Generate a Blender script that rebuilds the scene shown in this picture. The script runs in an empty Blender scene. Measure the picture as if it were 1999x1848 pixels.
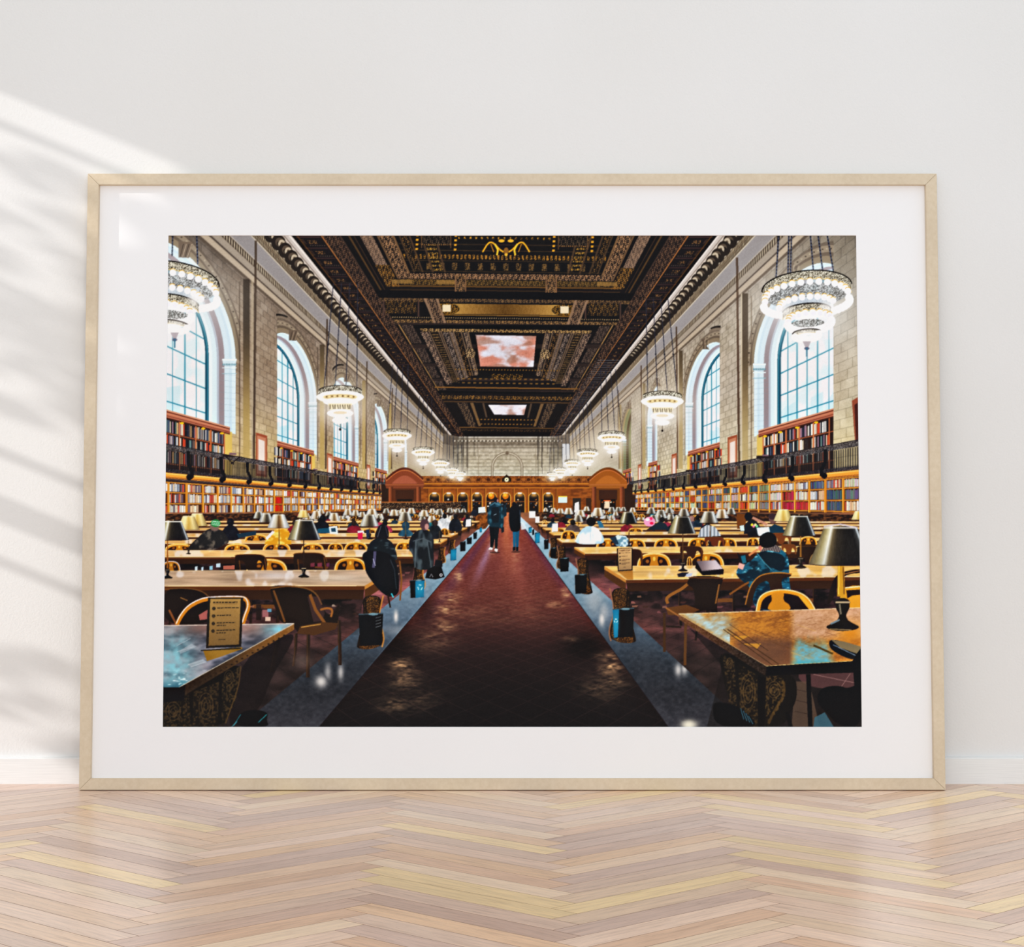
import bpy, bmesh, math, random
import numpy as np
from mathutils import Vector, Matrix

# ------------------------------------------------------------ camera, sky, sun, exposure
FW, FH = 1999, 1848                      # the photograph's frame
FPX, CX, HY = 4046.0, 1000.0, 964.0      # focal length in pixels, principal column, horizon row
H = 0.55                                 # camera height above the floor (m)
scene = bpy.context.scene
col = scene.collection
cam_d = bpy.data.cameras.new('camera'); cam = bpy.data.objects.new('camera', cam_d); col.objects.link(cam)
cam_d.sensor_fit = 'HORIZONTAL'; cam_d.sensor_width = 36.0; cam_d.lens = 36.0*FPX/FW
cam_d.shift_x = -(CX-FW/2)/FW; cam_d.shift_y = (HY-FH/2)/FW; cam_d.clip_start = .05
cam.location = (0, 0, H); cam.rotation_euler = (math.radians(90), 0, 0)
scene.camera = cam
world = bpy.data.worlds.new('sky'); scene.world = world; world.use_nodes = True
bg = world.node_tree.nodes['Background']; bg.inputs['Color'].default_value = (.935, 1.0, 1.055, 1); bg.inputs['Strength'].default_value = .74
SUN_DIR = Vector((1.0, .294, -.41)).normalized()
sun_d = bpy.data.lights.new('sun', 'SUN'); sun = bpy.data.objects.new('sun', sun_d); col.objects.link(sun)
sun_d.energy = 2.4; sun_d.angle = math.radians(.75); sun_d.color = (1.0, .975, .94)
sun.location = (-6, -1, 4); sun.rotation_euler = SUN_DIR.to_track_quat('-Z', 'Y').to_euler()
front_fill_d = bpy.data.lights.new('added_front_fill', 'AREA'); front_fill = bpy.data.objects.new('added_front_fill', front_fill_d); col.objects.link(front_fill)
front_fill_d.shape = 'RECTANGLE'; front_fill_d.size = 5.0; front_fill_d.size_y = 2.6; front_fill_d.energy = 150; front_fill_d.color = (.97, 1.0, 1.02)   # added soft fill lamp behind the camera, evens out wall and mount
front_fill.location = (.4, -4.5, 1.5); front_fill.rotation_euler = (math.radians(90), 0, 0)
vs = scene.view_settings
vs.view_transform = 'Standard'; vs.look = 'None'; vs.gamma = 1.0; vs.use_curve_mapping = False; vs.exposure = 0.20
PRINT_GAIN = 1.0                        # reflectance of the print's white paper in this light

# ------------------------------------------------------------ helpers
def lin(c):
    return tuple((v/255/12.92 if v/255 <= .04045 else ((v/255+.055)/1.055)**2.4) for v in c)
def tag(o, label=None, cat=None, group=None, kind=None):
    if label: o['label'] = label
    if cat: o['category'] = cat
    if group: o['group'] = group
    if kind: o['kind'] = kind
    return o
def link(name, me, mat, parent=None):
    o = bpy.data.objects.new(name, me); col.objects.link(o)
    if mat is not None and not me.materials: me.materials.append(mat)
    if parent: o.parent = parent
    return o
def from_bm(name, bm, smooth=False):
    bmesh.ops.recalc_face_normals(bm, faces=bm.faces[:])
    me = bpy.data.meshes.new(name); bm.to_mesh(me); bm.free()
    if smooth:
        for p in me.polygons: p.use_smooth = True
    return me
def box_bm(bm, x0, x1, y0, y1, z0, z1):
    v = [bm.verts.new(p) for p in ((x0, y0, z0), (x1, y0, z0), (x1, y1, z0), (x0, y1, z0), (x0, y0, z1), (x1, y0, z1), (x1, y1, z1), (x0, y1, z1))]
    for f in ((0, 3, 2, 1), (4, 5, 6, 7), (0, 1, 5, 4), (1, 2, 6, 5), (2, 3, 7, 6), (3, 0, 4, 7)): bm.faces.new([v[i] for i in f])
def box(name, x0, x1, y0, y1, z0, z1, mat, parent=None, bev=0., seg=1):
    bm = bmesh.new(); box_bm(bm, x0, x1, y0, y1, z0, z1)
    if bev: bmesh.ops.bevel(bm, geom=bm.edges[:], offset=bev, segments=seg, affect='EDGES', profile=.6)
    return link(name, from_bm(name, bm), mat, parent)
def prism_bm(poly, z0, z1, bev=0.):
    bm = bmesh.new()
    b = [bm.verts.new((x, y, z0)) for x, y in poly]; t = [bm.verts.new((x, y, z1)) for x, y in poly]; n = len(poly)
    bm.faces.new(b[::-1]); top = bm.faces.new(t)
    for i in range(n): bm.faces.new((b[i], b[(i+1) % n], t[(i+1) % n], t[i]))
    if bev: bmesh.ops.bevel(bm, geom=list(top.edges), offset=bev, segments=1, affect='EDGES')
    return bm

def material(name, base, rough=.5, spec=.5, metal=0.):
    m = bpy.data.materials.new(name); m.use_nodes = True; nt = m.node_tree
    b = nt.nodes['Principled BSDF']; b.inputs['Base Color'].default_value = (*base, 1); b.inputs['Roughness'].default_value = rough
    b.inputs['Specular IOR Level'].default_value = spec; b.inputs['Metallic'].default_value = metal
    return m, nt, b
def node(nt, t, **kw):
    n = nt.nodes.new(t)
    for k, v in kw.items():
        if k in n.inputs: n.inputs[k].default_value = v
        else: setattr(n, k, v)
    return n
def noise(nt, scale, detail=3., rough=.5, vec=None, dist=0.):
    n = node(nt, 'ShaderNodeTexNoise'); n.inputs['Scale'].default_value = scale; n.inputs['Detail'].default_value = detail; n.inputs['Roughness'].default_value = rough; n.inputs['Distortion'].default_value = dist
    if vec is not None: nt.links.new(vec, n.inputs['Vector'])
    return n
def ramp(nt, fac, stops):
    r = node(nt, 'ShaderNodeValToRGB'); e = r.color_ramp.elements
    while len(e) < len(stops): e.new(.5)
    for q, (p, c) in zip(e, stops): q.position = p; q.color = (*c, 1) if len(c) == 3 else c
    nt.links.new(fac, r.inputs['Fac']); return r
def mapping(nt, scale, rot=(0, 0, 0), src='Object', loc=None):
    tc = node(nt, 'ShaderNodeTexCoord'); mp = node(nt, 'ShaderNodeMapping'); mp.inputs['Scale'].default_value = scale; mp.inputs['Rotation'].default_value = rot
    nt.links.new(tc.outputs[src], mp.inputs['Vector']); return mp.outputs['Vector']
def bump(nt, b, height, strength, dist=.001, prev=None):
    n = node(nt, 'ShaderNodeBump'); n.inputs['Strength'].default_value = strength; n.inputs['Distance'].default_value = dist
    nt.links.new(height, n.inputs['Height'])
    if prev is not None: nt.links.new(prev.outputs['Normal'], n.inputs['Normal'])
    nt.links.new(n.outputs['Normal'], b.inputs['Normal']); return n

# materials
def mat_wall():
    m, nt, b = material('wall_plaster', (.80, .785, .768), .85, .2)
    v = mapping(nt, (1, 1, 1)); n1 = noise(nt, 260, 3, .55, v); n2 = noise(nt, 2.2, 2, .5, v)
    r = ramp(nt, n2.outputs['Fac'], [(.35, (.805, .79, .772)), (.65, (.825, .812, .80))]); nt.links.new(r.outputs['Color'], b.inputs['Base Color'])
    bump(nt, b, n1.outputs['Fac'], .35, .0012); return m
def mat_baseboard():
    m, nt, b = material('white_painted_wood', (.86, .86, .85), .45, .4)
    v = mapping(nt, (3, 40, 220)); n = noise(nt, 4, 4, .6, v); r = ramp(nt, n.outputs['Fac'], [(.3, (.80, .80, .79)), (.7, (.90, .90, .89))])
    nt.links.new(r.outputs['Color'], b.inputs['Base Color']); bump(nt, b, n.outputs['Fac'], .12, .001); return m
def mat_plank():
    m, nt, b = material('oiled_parquet', (.5, .3, .15), .2, .5)
    oi = node(nt, 'ShaderNodeObjectInfo'); tc = node(nt, 'ShaderNodeTexCoord')
    add = node(nt, 'ShaderNodeVectorMath', operation='MULTIPLY_ADD'); cmb = node(nt, 'ShaderNodeCombineXYZ')
    for k in ('X', 'Y', 'Z'): nt.links.new(oi.outputs['Random'], cmb.inputs[k])
    nt.links.new(cmb.outputs['Vector'], add.inputs[0]); add.inputs[1].default_value = (37, 53, 11); nt.links.new(tc.outputs['Object'], add.inputs[2])
    mp = node(nt, 'ShaderNodeMapping'); mp.inputs['Scale'].default_value = (3.2, 46, 1); nt.links.new(add.outputs['Vector'], mp.inputs['Vector'])
    n1 = noise(nt, 3.2, 5, .62, mp.outputs['Vector'], .6); mp2 = node(nt, 'ShaderNodeMapping'); mp2.inputs['Scale'].default_value = (9, 260, 1); nt.links.new(add.outputs['Vector'], mp2.inputs['Vector'])
    n2 = noise(nt, 4, 3, .6, mp2.outputs['Vector'])
    r = ramp(nt, n1.outputs['Fac'], [(.28, (.74, .70, .68)), (.5, (.98, .98, .98)), (.75, (1.16, 1.14, 1.10))])
    mx = node(nt, 'ShaderNodeMix', data_type='RGBA', blend_type='MULTIPLY'); mx.inputs['Factor'].default_value = 1
    nt.links.new(oi.outputs['Color'], mx.inputs[6]); nt.links.new(r.outputs['Color'], mx.inputs[7]); nt.links.new(mx.outputs[2], b.inputs['Base Color'])
    rr = node(nt, 'ShaderNodeMapRange'); rr.inputs['To Min'].default_value = .24; rr.inputs['To Max'].default_value = .34; nt.links.new(n2.outputs['Fac'], rr.inputs['Value']); nt.links.new(rr.outputs['Result'], b.inputs['Roughness'])
    b.inputs['IOR'].default_value = 1.5; b.inputs['Specular IOR Level'].default_value = .28; b.inputs['Coat Weight'].default_value = .12; b.inputs['Coat Roughness'].default_value = .22; b.inputs['Coat IOR'].default_value = 1.55
    bump(nt, b, n2.outputs['Fac'], .05, .0006); return m
def mat_frame():
    m, nt, b = material('pale_limed_wood', (.66, .55, .40), .42, .35)
    v = mapping(nt, (14, 60, 14)); n1 = noise(nt, 8, 4, .6, v); n2 = noise(nt, 420, 2, .5, mapping(nt, (1, 1, 1))); n3 = noise(nt, 9, 2, .5, mapping(nt, (1, 1, 1)))
    r = ramp(nt, n1.outputs['Fac'], [(.25, lin((212, 193, 164))), (.55, lin((219, 201, 174))), (.8, lin((224, 208, 183)))])
    mx = node(nt, 'ShaderNodeMix', data_type='RGBA', blend_type='MULTIPLY'); mx.inputs['Factor'].default_value = .5
    r3 = ramp(nt, n3.outputs['Fac'], [(.35, (.86, .84, .82)), (.6, (1, 1, 1))]); nt.links.new(r.outputs['Color'], mx.inputs[6]); nt.links.new(r3.outputs['Color'], mx.inputs[7]); nt.links.new(mx.outputs[2], b.inputs['Base Color'])
    bump(nt, b, n2.outputs['Fac'], .12, .0006); return m
def mat_leaf():
    m, nt, b = material('shrub_leaf', (.10, .16, .05), .5, .4)
    n = noise(nt, 40, 2, .5, mapping(nt, (1, 1, 1))); r = ramp(nt, n.outputs['Fac'], [(.35, (.06, .11, .03)), (.65, (.16, .22, .08))]); nt.links.new(r.outputs['Color'], b.inputs['Base Color']); return m
def mat_bark():
    m, nt, b = material('bark', (.16, .11, .07), .9, .2); n = noise(nt, 60, 4, .6, mapping(nt, (1, 1, .2))); r = ramp(nt, n.outputs['Fac'], [(.3, (.08, .055, .035)), (.7, (.24, .17, .11))]); nt.links.new(r.outputs['Color'], b.inputs['Base Color']); bump(nt, b, n.outputs['Fac'], .6, .004); return m
def mat_plain(name, c, rough, k=30, amt=.06, spec=.4):
    m, nt, b = material(name, c, rough, spec); n = noise(nt, k, 3, .5, mapping(nt, (1, 1, 1)))
    r = ramp(nt, n.outputs['Fac'], [(.3, tuple(q*(1-amt) for q in c)), (.7, tuple(min(1, q*(1+amt)) for q in c))]); nt.links.new(r.outputs['Color'], b.inputs['Base Color']); return m
M_wall, M_base, M_plank, M_frame, M_leaf, M_bark = mat_wall(), mat_baseboard(), mat_plank(), mat_frame(), mat_leaf(), mat_bark()
M_sub = mat_plain('dark_subfloor', lin((112, 66, 34)), .8); M_mat = mat_plain('off_white_mount_board', (.925, .912, .918), .9, 600, .008, .15)
M_white = mat_plain('white_window_paint', (.82, .82, .80), .4); M_soil = mat_plain('garden_soil', (.20, .16, .11), .95, 14, .3); M_back = mat_plain('backing_board', (.32, .24, .16), .9)

# ------------------------------------------------------------ room shell
YB = FPX*H/(1530-HY)                 # face of the skirting board: its foot shows at row 1530
YW = YB+.012                         # wall plane
def px(x, y, depth): return Vector(((x-CX)*depth/FPX, depth, H+(HY-y)*depth/FPX))
tag(box('wall_back', -2.3, 2.6, YW, YW+.12, -.02, 2.9, M_wall), kind='structure')
bh = (1530-1478)*YB/FPX
bm = bmesh.new(); prof = [(YB, 0), (YW, 0), (YW, bh), (YB+.0025, bh), (YB, bh-.0025)]
ring = [[bm.verts.new((x, y, z)) for y, z in prof] for x in (-2.0, 2.6)]
for i in range(5): bm.faces.new((ring[0][i], ring[0][(i+1) % 5], ring[1][(i+1) % 5], ring[1][i]))
bm.faces.new(ring[0][::-1]); bm.faces.new(ring[1])
tag(link('baseboard_back', from_bm('baseboard_back', bm), M_base), kind='structure')

# herringbone floor: every plank near the camera's view is a part of the floor
floor = tag(box('floor', -2.0, 2.6, .2, YW, -.06, -.00012, M_sub), kind='structure')
L, W = H*.7071, H*.7071/8; OX, OY = -.907*H, 5.128*H; GAP = .00062
rs = math.sqrt(.5)
def ab(a, b): return (OX+(a+b)*rs, OY+(a-b)*rs)
def clip_wall(poly, ylim):
    out = []
    for i in range(len(poly)):
        p, q = poly[i], poly[(i+1) % len(poly)]
        if p[1] <= ylim: out.append(p)
        if (p[1] <= ylim) != (q[1] <= ylim): t = (ylim-p[1])/(q[1]-p[1]); out.append((p[0]+(q[0]-p[0])*t, ylim))
    return out
g = GAP
me_plank = from_bm('plank', prism_bm([(-L/2+g, -W/2+g), (L/2-g, -W/2+g), (L/2-g, W/2-g), (-L/2+g, W/2-g)], -.004, 0, 0)); me_plank.materials.append(M_plank)
PAL = [(242, 206, 176), (247, 214, 184), (232, 200, 178), (250, 220, 190), (224, 190, 170), (244, 210, 186), (238, 198, 168), (249, 216, 192), (230, 198, 180), (246, 206, 170)]
rng = random.Random(5)
def plank_color(cx, cy):
    c = rng.choice(PAL)
    if rng.random() < .10: c = (254, 222, 172)
    f = rng.uniform(.94, 1.06); return (*[v*f for v in lin(c)], 1)
cells = []
for n in range(-3, 4):
    for j in range(-70, 30):
        for d in (0, 1):
            a0, b0 = n*L+j*W, n*L-j*W
            ca, cb_ = (a0+L/2, b0+W/2) if d == 0 else (a0+L+W/2, b0+L/2)
            cx, cy = ab(ca, cb_)
            if -2.1 < cx < 2.7 and .1 < cy < YW+.2: cells.append((cx, cy, d))
near = [c for c in cells if c[1] > 2.36 and abs(c[0]) < .30+c[1]*.255]
far = [c for c in cells if c not in set(near)]
def plank_poly(c):
    u, v = ((rs, rs), (rs, -rs)) if c[2] == 0 else ((rs, -rs), (rs, rs))
    return [(c[0]+u[0]*p*(L/2-g)+v[0]*q*(W/2-g), c[1]+u[1]*p*(L/2-g)+v[1]*q*(W/2-g)) for p, q in ((-1, -1), (1, -1), (1, 1), (-1, 1))]
YL = YB+.004
for c in near:
    poly = plank_poly(c); ang = math.pi/4 if c[2] == 0 else -math.pi/4
    if max(p[1] for p in poly) > YL:
        cl = clip_wall(poly, YL)
        if len(cl) < 3: continue
        ca, sa = math.cos(-ang), math.sin(-ang)
        cl = [((x-c[0])*ca-(y-c[1])*sa, (x-c[0])*sa+(y-c[1])*ca) for x, y in cl]
        me = from_bm('plank', prism_bm(cl, -.004, 0, 0)); me.materials.append(M_plank)
    else: me = me_plank
    o = link('plank', me, None, floor); o.location = (c[0], c[1], 0); o.rotation_euler = (0, 0, ang); o.color = plank_color(c[0], c[1])
bm = bmesh.new()
for c in far:
    cl = clip_wall(plank_poly(c), YL); cl = [(max(-1.995, min(2.595, x)), max(.205, y)) for x, y in cl]
    if len(cl) < 3: continue
    t = [bm.verts.new((x, y, 0)) for x, y in cl]; b = [bm.verts.new((x, y, -.004)) for x, y in cl]
    try:
        bm.faces.new(t)
        for i in range(len(t)): bm.faces.new((t[i], b[i], b[(i+1) % len(t)], t[(i+1) % len(t)]))
    except ValueError: pass
o = link('plank_field', from_bm('plank_field', bm), M_plank, floor); o.color = (*lin((242, 208, 182)), 1); tag(o, kind='stuff')

# left wall with the window that lets the sun in (outside the picture to the left)
XL = -2.0
WY0, WY1, WZ0, WZ1 = 3.487, 3.80, .30, 1.775
bm = bmesh.new()
box_bm(bm, XL-.10, XL, -.6, WY0, 0, 2.9); box_bm(bm, XL-.10, XL, WY1, YW, 0, 2.9); box_bm(bm, XL-.10, XL, WY0, WY1, 0, WZ0); box_bm(bm, XL-.10, XL, WY0, WY1, WZ1, 2.9)
tag(link('wall_left', from_bm('wall_left', bm), M_wall), kind='structure')
win = tag(bpy.data.objects.new('window_1', None), kind='structure'); col.objects.link(win)
xw0, xw1 = XL-.075, XL-.045
for nm, y0, y1, z0, z1 in (('window_frame', WY0, WY0+.03, WZ0, WZ1), ('window_frame', WY1-.03, WY1, WZ0, WZ1), ('window_frame', WY0+.03, WY1-.03, WZ0, WZ0+.03), ('window_frame', WY0+.03, WY1-.03, WZ1-.006, WZ1),
                           ('transom', WY0+.03, WY1-.03, .946, .988), ('glazing_bar', WY0+.03, WY1-.03, 1.07, 1.08), ('glazing_bar', WY0+.03, WY1-.03, .862, .872), ('glazing_bar', WY0+.03, WY1-.03, 1.695, 1.703)):
    box(nm, xw0, xw1, y0, y1, z0, z1, M_white, win)
tag(box('ground', -6, XL-.10, -.5, 6, -.10, -.02, M_soil), kind='structure')

# shrub outside that window: its leaves break the sunlight on the wall
shrub = bpy.data.objects.new('garden_shrub', None); col.objects.link(shrub); shrub.location = (-2.62, 3.30, -.02)
tag(shrub, 'slender leafy garden shrub standing outside the window left of the wall', 'shrub')
def tube(bm, pts, r0, r1, n=6):
    prev = None
    for i, p in enumerate(pts):
        p = Vector(p); d = (Vector(pts[min(i+1, len(pts)-1)])-Vector(pts[max(i-1, 0)])).normalized(); a = d.orthogonal().normalized(); b = d.cross(a); r = r0+(r1-r0)*i/(len(pts)-1)
        ringv = [bm.verts.new(p+(a*math.cos(t)+b*math.sin(t))*r) for t in [2*math.pi*k/n for k in range(n)]]
        if prev:
            for k in range(n): bm.faces.new((prev[k], prev[(k+1) % n], ringv[(k+1) % n], ringv[k]))
        else: bm.faces.new(ringv[::-1])
        prev = ringv
    bm.faces.new(prev)
rl = random.Random(21)
bm = bmesh.new(); tube(bm, [(0, 0, 0), (.02, .01, .5), (0, .03, 1.0), (.01, 0, 1.5), (.02, .04, 1.85)], .016, .004)
trunk = link('trunk', from_bm('trunk', bm, True), M_bark, shrub)
tips = []
def wall_to_shrub(pxx, pyy, xs):      # the point on a sun ray at x = xs that shades the wall at that spot
    p = px(pxx, pyy, YW); k = (p.x-xs)/SUN_DIR.x; return p-SUN_DIR*k
leaves = bmesh.new(); twigs = bmesh.new()
def leaf(c, ln, wd, d, up):
    d = d.normalized(); s = d.cross(up).normalized(); n = s.cross(d)
    P = [c-d*ln*.5, c-d*ln*.15+s*wd*.5+n*wd*.1, c+d*ln*.2+s*wd*.42+n*wd*.1, c+d*ln*.5, c+d*ln*.2-s*wd*.42+n*wd*.1, c-d*ln*.15-s*wd*.5+n*wd*.1]
    leaves.faces.new([leaves.verts.new(q) for q in P])

zones = []                             # (column, row) on the wall that lie in leaf shade
for i in range(26): zones.append((rl.uniform(-60, 200), rl.uniform(300, 560)))
for i in range(44): zones.append((rl.uniform(-60, 230), rl.uniform(540, 820)))
for i in range(20): zones.append((rl.uniform(-90, 120), rl.uniform(1275, 1390)))
for i in range(5): zones.append((rl.uniform(90, 220), rl.uniform(1410, 1500)))
for i in range(90): zones.append((rl.uniform(250, 520), rl.uniform(400, 800)))  # extra leaves, added to block the sun from the mount's upper left
cen = Vector(shrub.location)
for zx, zy in zones:
    xs = rl.uniform(-2.75, -2.35); p = wall_to_shrub(zx, zy, xs)-cen
    d = Vector((rl.uniform(-.3, .3), rl.choice((-1, 1)), rl.uniform(-.5, .2))); leaf(p, rl.uniform(.026, .046), rl.uniform(.024, .042), d, Vector((1, rl.uniform(-.2, .2), rl.uniform(.1, .6))))
for i in range(16):
    zx, zy = zones[i*3]; xs = -2.55; p = wall_to_shrub(zx, zy, xs)-cen; z0 = max(.3, p.z-.35); tube(twigs, [(0, .02, z0), tuple(Vector((0, .02, z0)).lerp(p, .5)+Vector((0, 0, .06))), tuple(p)], .0035, .0012, 5)
link('twigs', from_bm('twigs', twigs, True), M_bark, shrub); tag(link('leaves', from_bm('leaves', leaves), M_leaf, shrub), kind='stuff')

# ---------------------------------------------------------------- the printed picture
# The print is a flat sheet.  Its ink is worked out here as colours on a fine grid and stored
# as a colour attribute of the sheet's mesh.  Coordinates are pixels of the photograph.
PX0, PY0, PX1, PY1, PS = 312, 455, 1688, 1423, 2
VX, VY = 991.0, 985.0                       # vanishing point of the pictured hall

class Ink:
    def __init__(s):
        s.w, s.h = (PX1-PX0)*PS, (PY1-PY0)*PS
        s.a = np.zeros((s.h, s.w, 3), np.float32)
        s.smooth = False
        s.gx = (np.arange(s.w, dtype=np.float32)+.5)/PS+PX0
        s.gy = (np.arange(s.h, dtype=np.float32)+.5)/PS+PY0
    def mask(s, pts):
        p = np.asarray(pts, np.float64)
        x = (p[:, 0]-PX0)*PS; y = (p[:, 1]-PY0)*PS
        x0 = max(0, int(math.floor(x.min()))); x1 = min(s.w, int(math.ceil(x.max()))+1)
        y0 = max(0, int(math.floor(y.min()))); y1 = min(s.h, int(math.ceil(y.max()))+1)
        if x1 <= x0 or y1 <= y0: return None
        T = np.zeros((y1-y0, x1-x0+1), np.int16)
        n = len(x)
        for i in range(n):
            xa, ya, xb, yb = x[i], y[i], x[(i+1) % n], y[(i+1) % n]
            if ya == yb: continue
            if ya > yb: xa, ya, xb, yb = xb, yb, xa, ya
            r0 = max(y0, int(math.ceil(ya-.5))); r1 = min(y1, int(math.ceil(yb-.5)))
            if r1 <= r0: continue
            r = np.arange(r0, r1)
            c = np.ceil(xa+(r+.5-ya)*(xb-xa)/(yb-ya)-.5).astype(np.int64)
            np.add.at(T, (r-y0, np.clip(c, x0, x1)-x0), 1)
        M = (np.cumsum(T, axis=1)[:, :-1] & 1).astype(bool)
        return x0, x1, y0, y1, M
    @staticmethod
    def chaikin(pts, closed):
        p = np.asarray(pts, float)
        for _ in range(2):
            q = np.roll(p, -1, 0) if closed else p[1:]; b = p if closed else p[:-1]
            n = np.empty((2*len(b), 2)); n[0::2] = b*.75+q*.25; n[1::2] = b*.25+q*.75
            p = n if closed else np.vstack([p[:1], n, p[-1:]])
        return p
    def poly(s, pts, col, a=1.0, clip=None):
        if s.smooth and 7 <= len(pts) < 24: pts = s.chaikin(pts, True)
        m = s.mask(pts)
        if m is None: return
        x0, x1, y0, y1, M = m
        if clip is not None: M = M & clip[y0:y1, x0:x1]
        R = s.a[y0:y1, x0:x1]
        if callable(col):
            X, Y = np.meshgrid(s.gx[x0:x1], s.gy[y0:y1])
            c = col(X, Y)
            if isinstance(c, tuple): c, al = c; al = (al*a)[..., None]
            else: al = a
            R[...] = np.where(M[..., None], R*(1-al)+c*al, R)
        else:
            c = np.array(col, np.float32)
            if a >= 1: R[M] = c
            else: R[M] = R[M]*(1-a)+c*a
    def clipmask(s, pts):
        F = np.zeros((s.h, s.w), bool); m = s.mask(pts)
        if m is not None: F[m[2]:m[3], m[0]:m[1]] = m[4]
        return F
    def ell(s, cx, cy, rx, ry, col, a=1.0, rot=0., clip=None, t0=0., t1=2*math.pi):
        n = 10 if max(rx, ry) < 5 else 28
        cr, sr = math.cos(rot), math.sin(rot); P = []
        for i in range(n+(t1-t0 < 6.28)):
            t = t0+(t1-t0)*i/n; u, v = rx*math.cos(t), ry*math.sin(t)
            P.append((cx+u*cr-v*sr, cy+u*sr+v*cr))
        s.poly(P, col, a, clip)
    def line(s, pts, w, col, a=1.0, clip=None, w1=None):
        if s.smooth and 4 <= len(pts) < 20: pts = s.chaikin(pts, False)
        pts = [np.array(p, float) for p in pts]; n = len(pts); L = []; Rr = []
        for i, p in enumerate(pts):
            d = pts[min(i+1, n-1)]-pts[max(i-1, 0)]; d = d/(np.hypot(*d)+1e-9)
            ww = w if w1 is None else w+(w1-w)*i/(n-1)
            q = np.array([-d[1], d[0]])*ww/2; L.append(p+q); Rr.append(p-q)
        sv = s.smooth; s.smooth = False; s.poly(L+Rr[::-1], col, a, clip); s.smooth = sv
    def glow(s, cx, cy, rx, ry, col, a=1.0, mul=False):
        x0 = max(0, int((cx-2.6*rx-PX0)*PS)); x1 = min(s.w, int((cx+2.6*rx-PX0)*PS)+1)
        y0 = max(0, int((cy-2.6*ry-PY0)*PS)); y1 = min(s.h, int((cy+2.6*ry-PY0)*PS)+1)
        if x1 <= x0 or y1 <= y0: return
        X, Y = np.meshgrid(s.gx[x0:x1], s.gy[y0:y1])
        g = (np.exp(-((X-cx)/rx)**2-((Y-cy)/ry)**2)*a)[..., None]
        R = s.a[y0:y1, x0:x1]; c = np.array(col, np.float32)
        if mul: R[...] = R*(1-g)+R*(c/255.)*g
        else: R[...] = R*(1-g)+np.maximum(R, c)*g

def hsh(i, j, k=0):
    h = (i.astype(np.int64)*374761393+j.astype(np.int64)*668265263+k*974634777) & 0x7fffffff
    h = ((h ^ (h >> 13))*1274126177) & 0x7fffffff
    return ((h ^ (h >> 16)) & 0xffff).astype(np.float32)/65535.
def vn(x, y, k=0):
    i = np.floor(x); j = np.floor(y); f = x-i; g = y-j
    f = f*f*(3-2*f); g = g*g*(3-2*g)
    a = hsh(i, j, k)*(1-f)+hsh(i+1, j, k)*f; b = hsh(i, j+1, k)*(1-f)+hsh(i+1, j+1, k)*f
    return (a*(1-g)+b*g).astype(np.float32)
def fbm(x, y, k=0, o=3):
    t = 0; A = .5
    for q in range(o): t = t+A*vn(x, y, k+q); x = x*2.03; y = y*2.03; A *= .5
    return t/(1-.5**o)
def stp(e0, e1, x):
    t = np.clip((x-e0)/(e1-e0), 0, 1); return t*t*(3-2*t)
def C3(*c): return np.array(c, np.float32)
def mixc(a, b, t): return a+(b-a)*t[..., None]
def grad(stops):
    xs = [q[0] for q in stops]; cs = np.array([q[1] for q in stops], np.float32)
    return lambda t: np.stack([np.interp(t, xs, cs[:, i]) for i in range(3)], -1).astype(np.float32)

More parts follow.
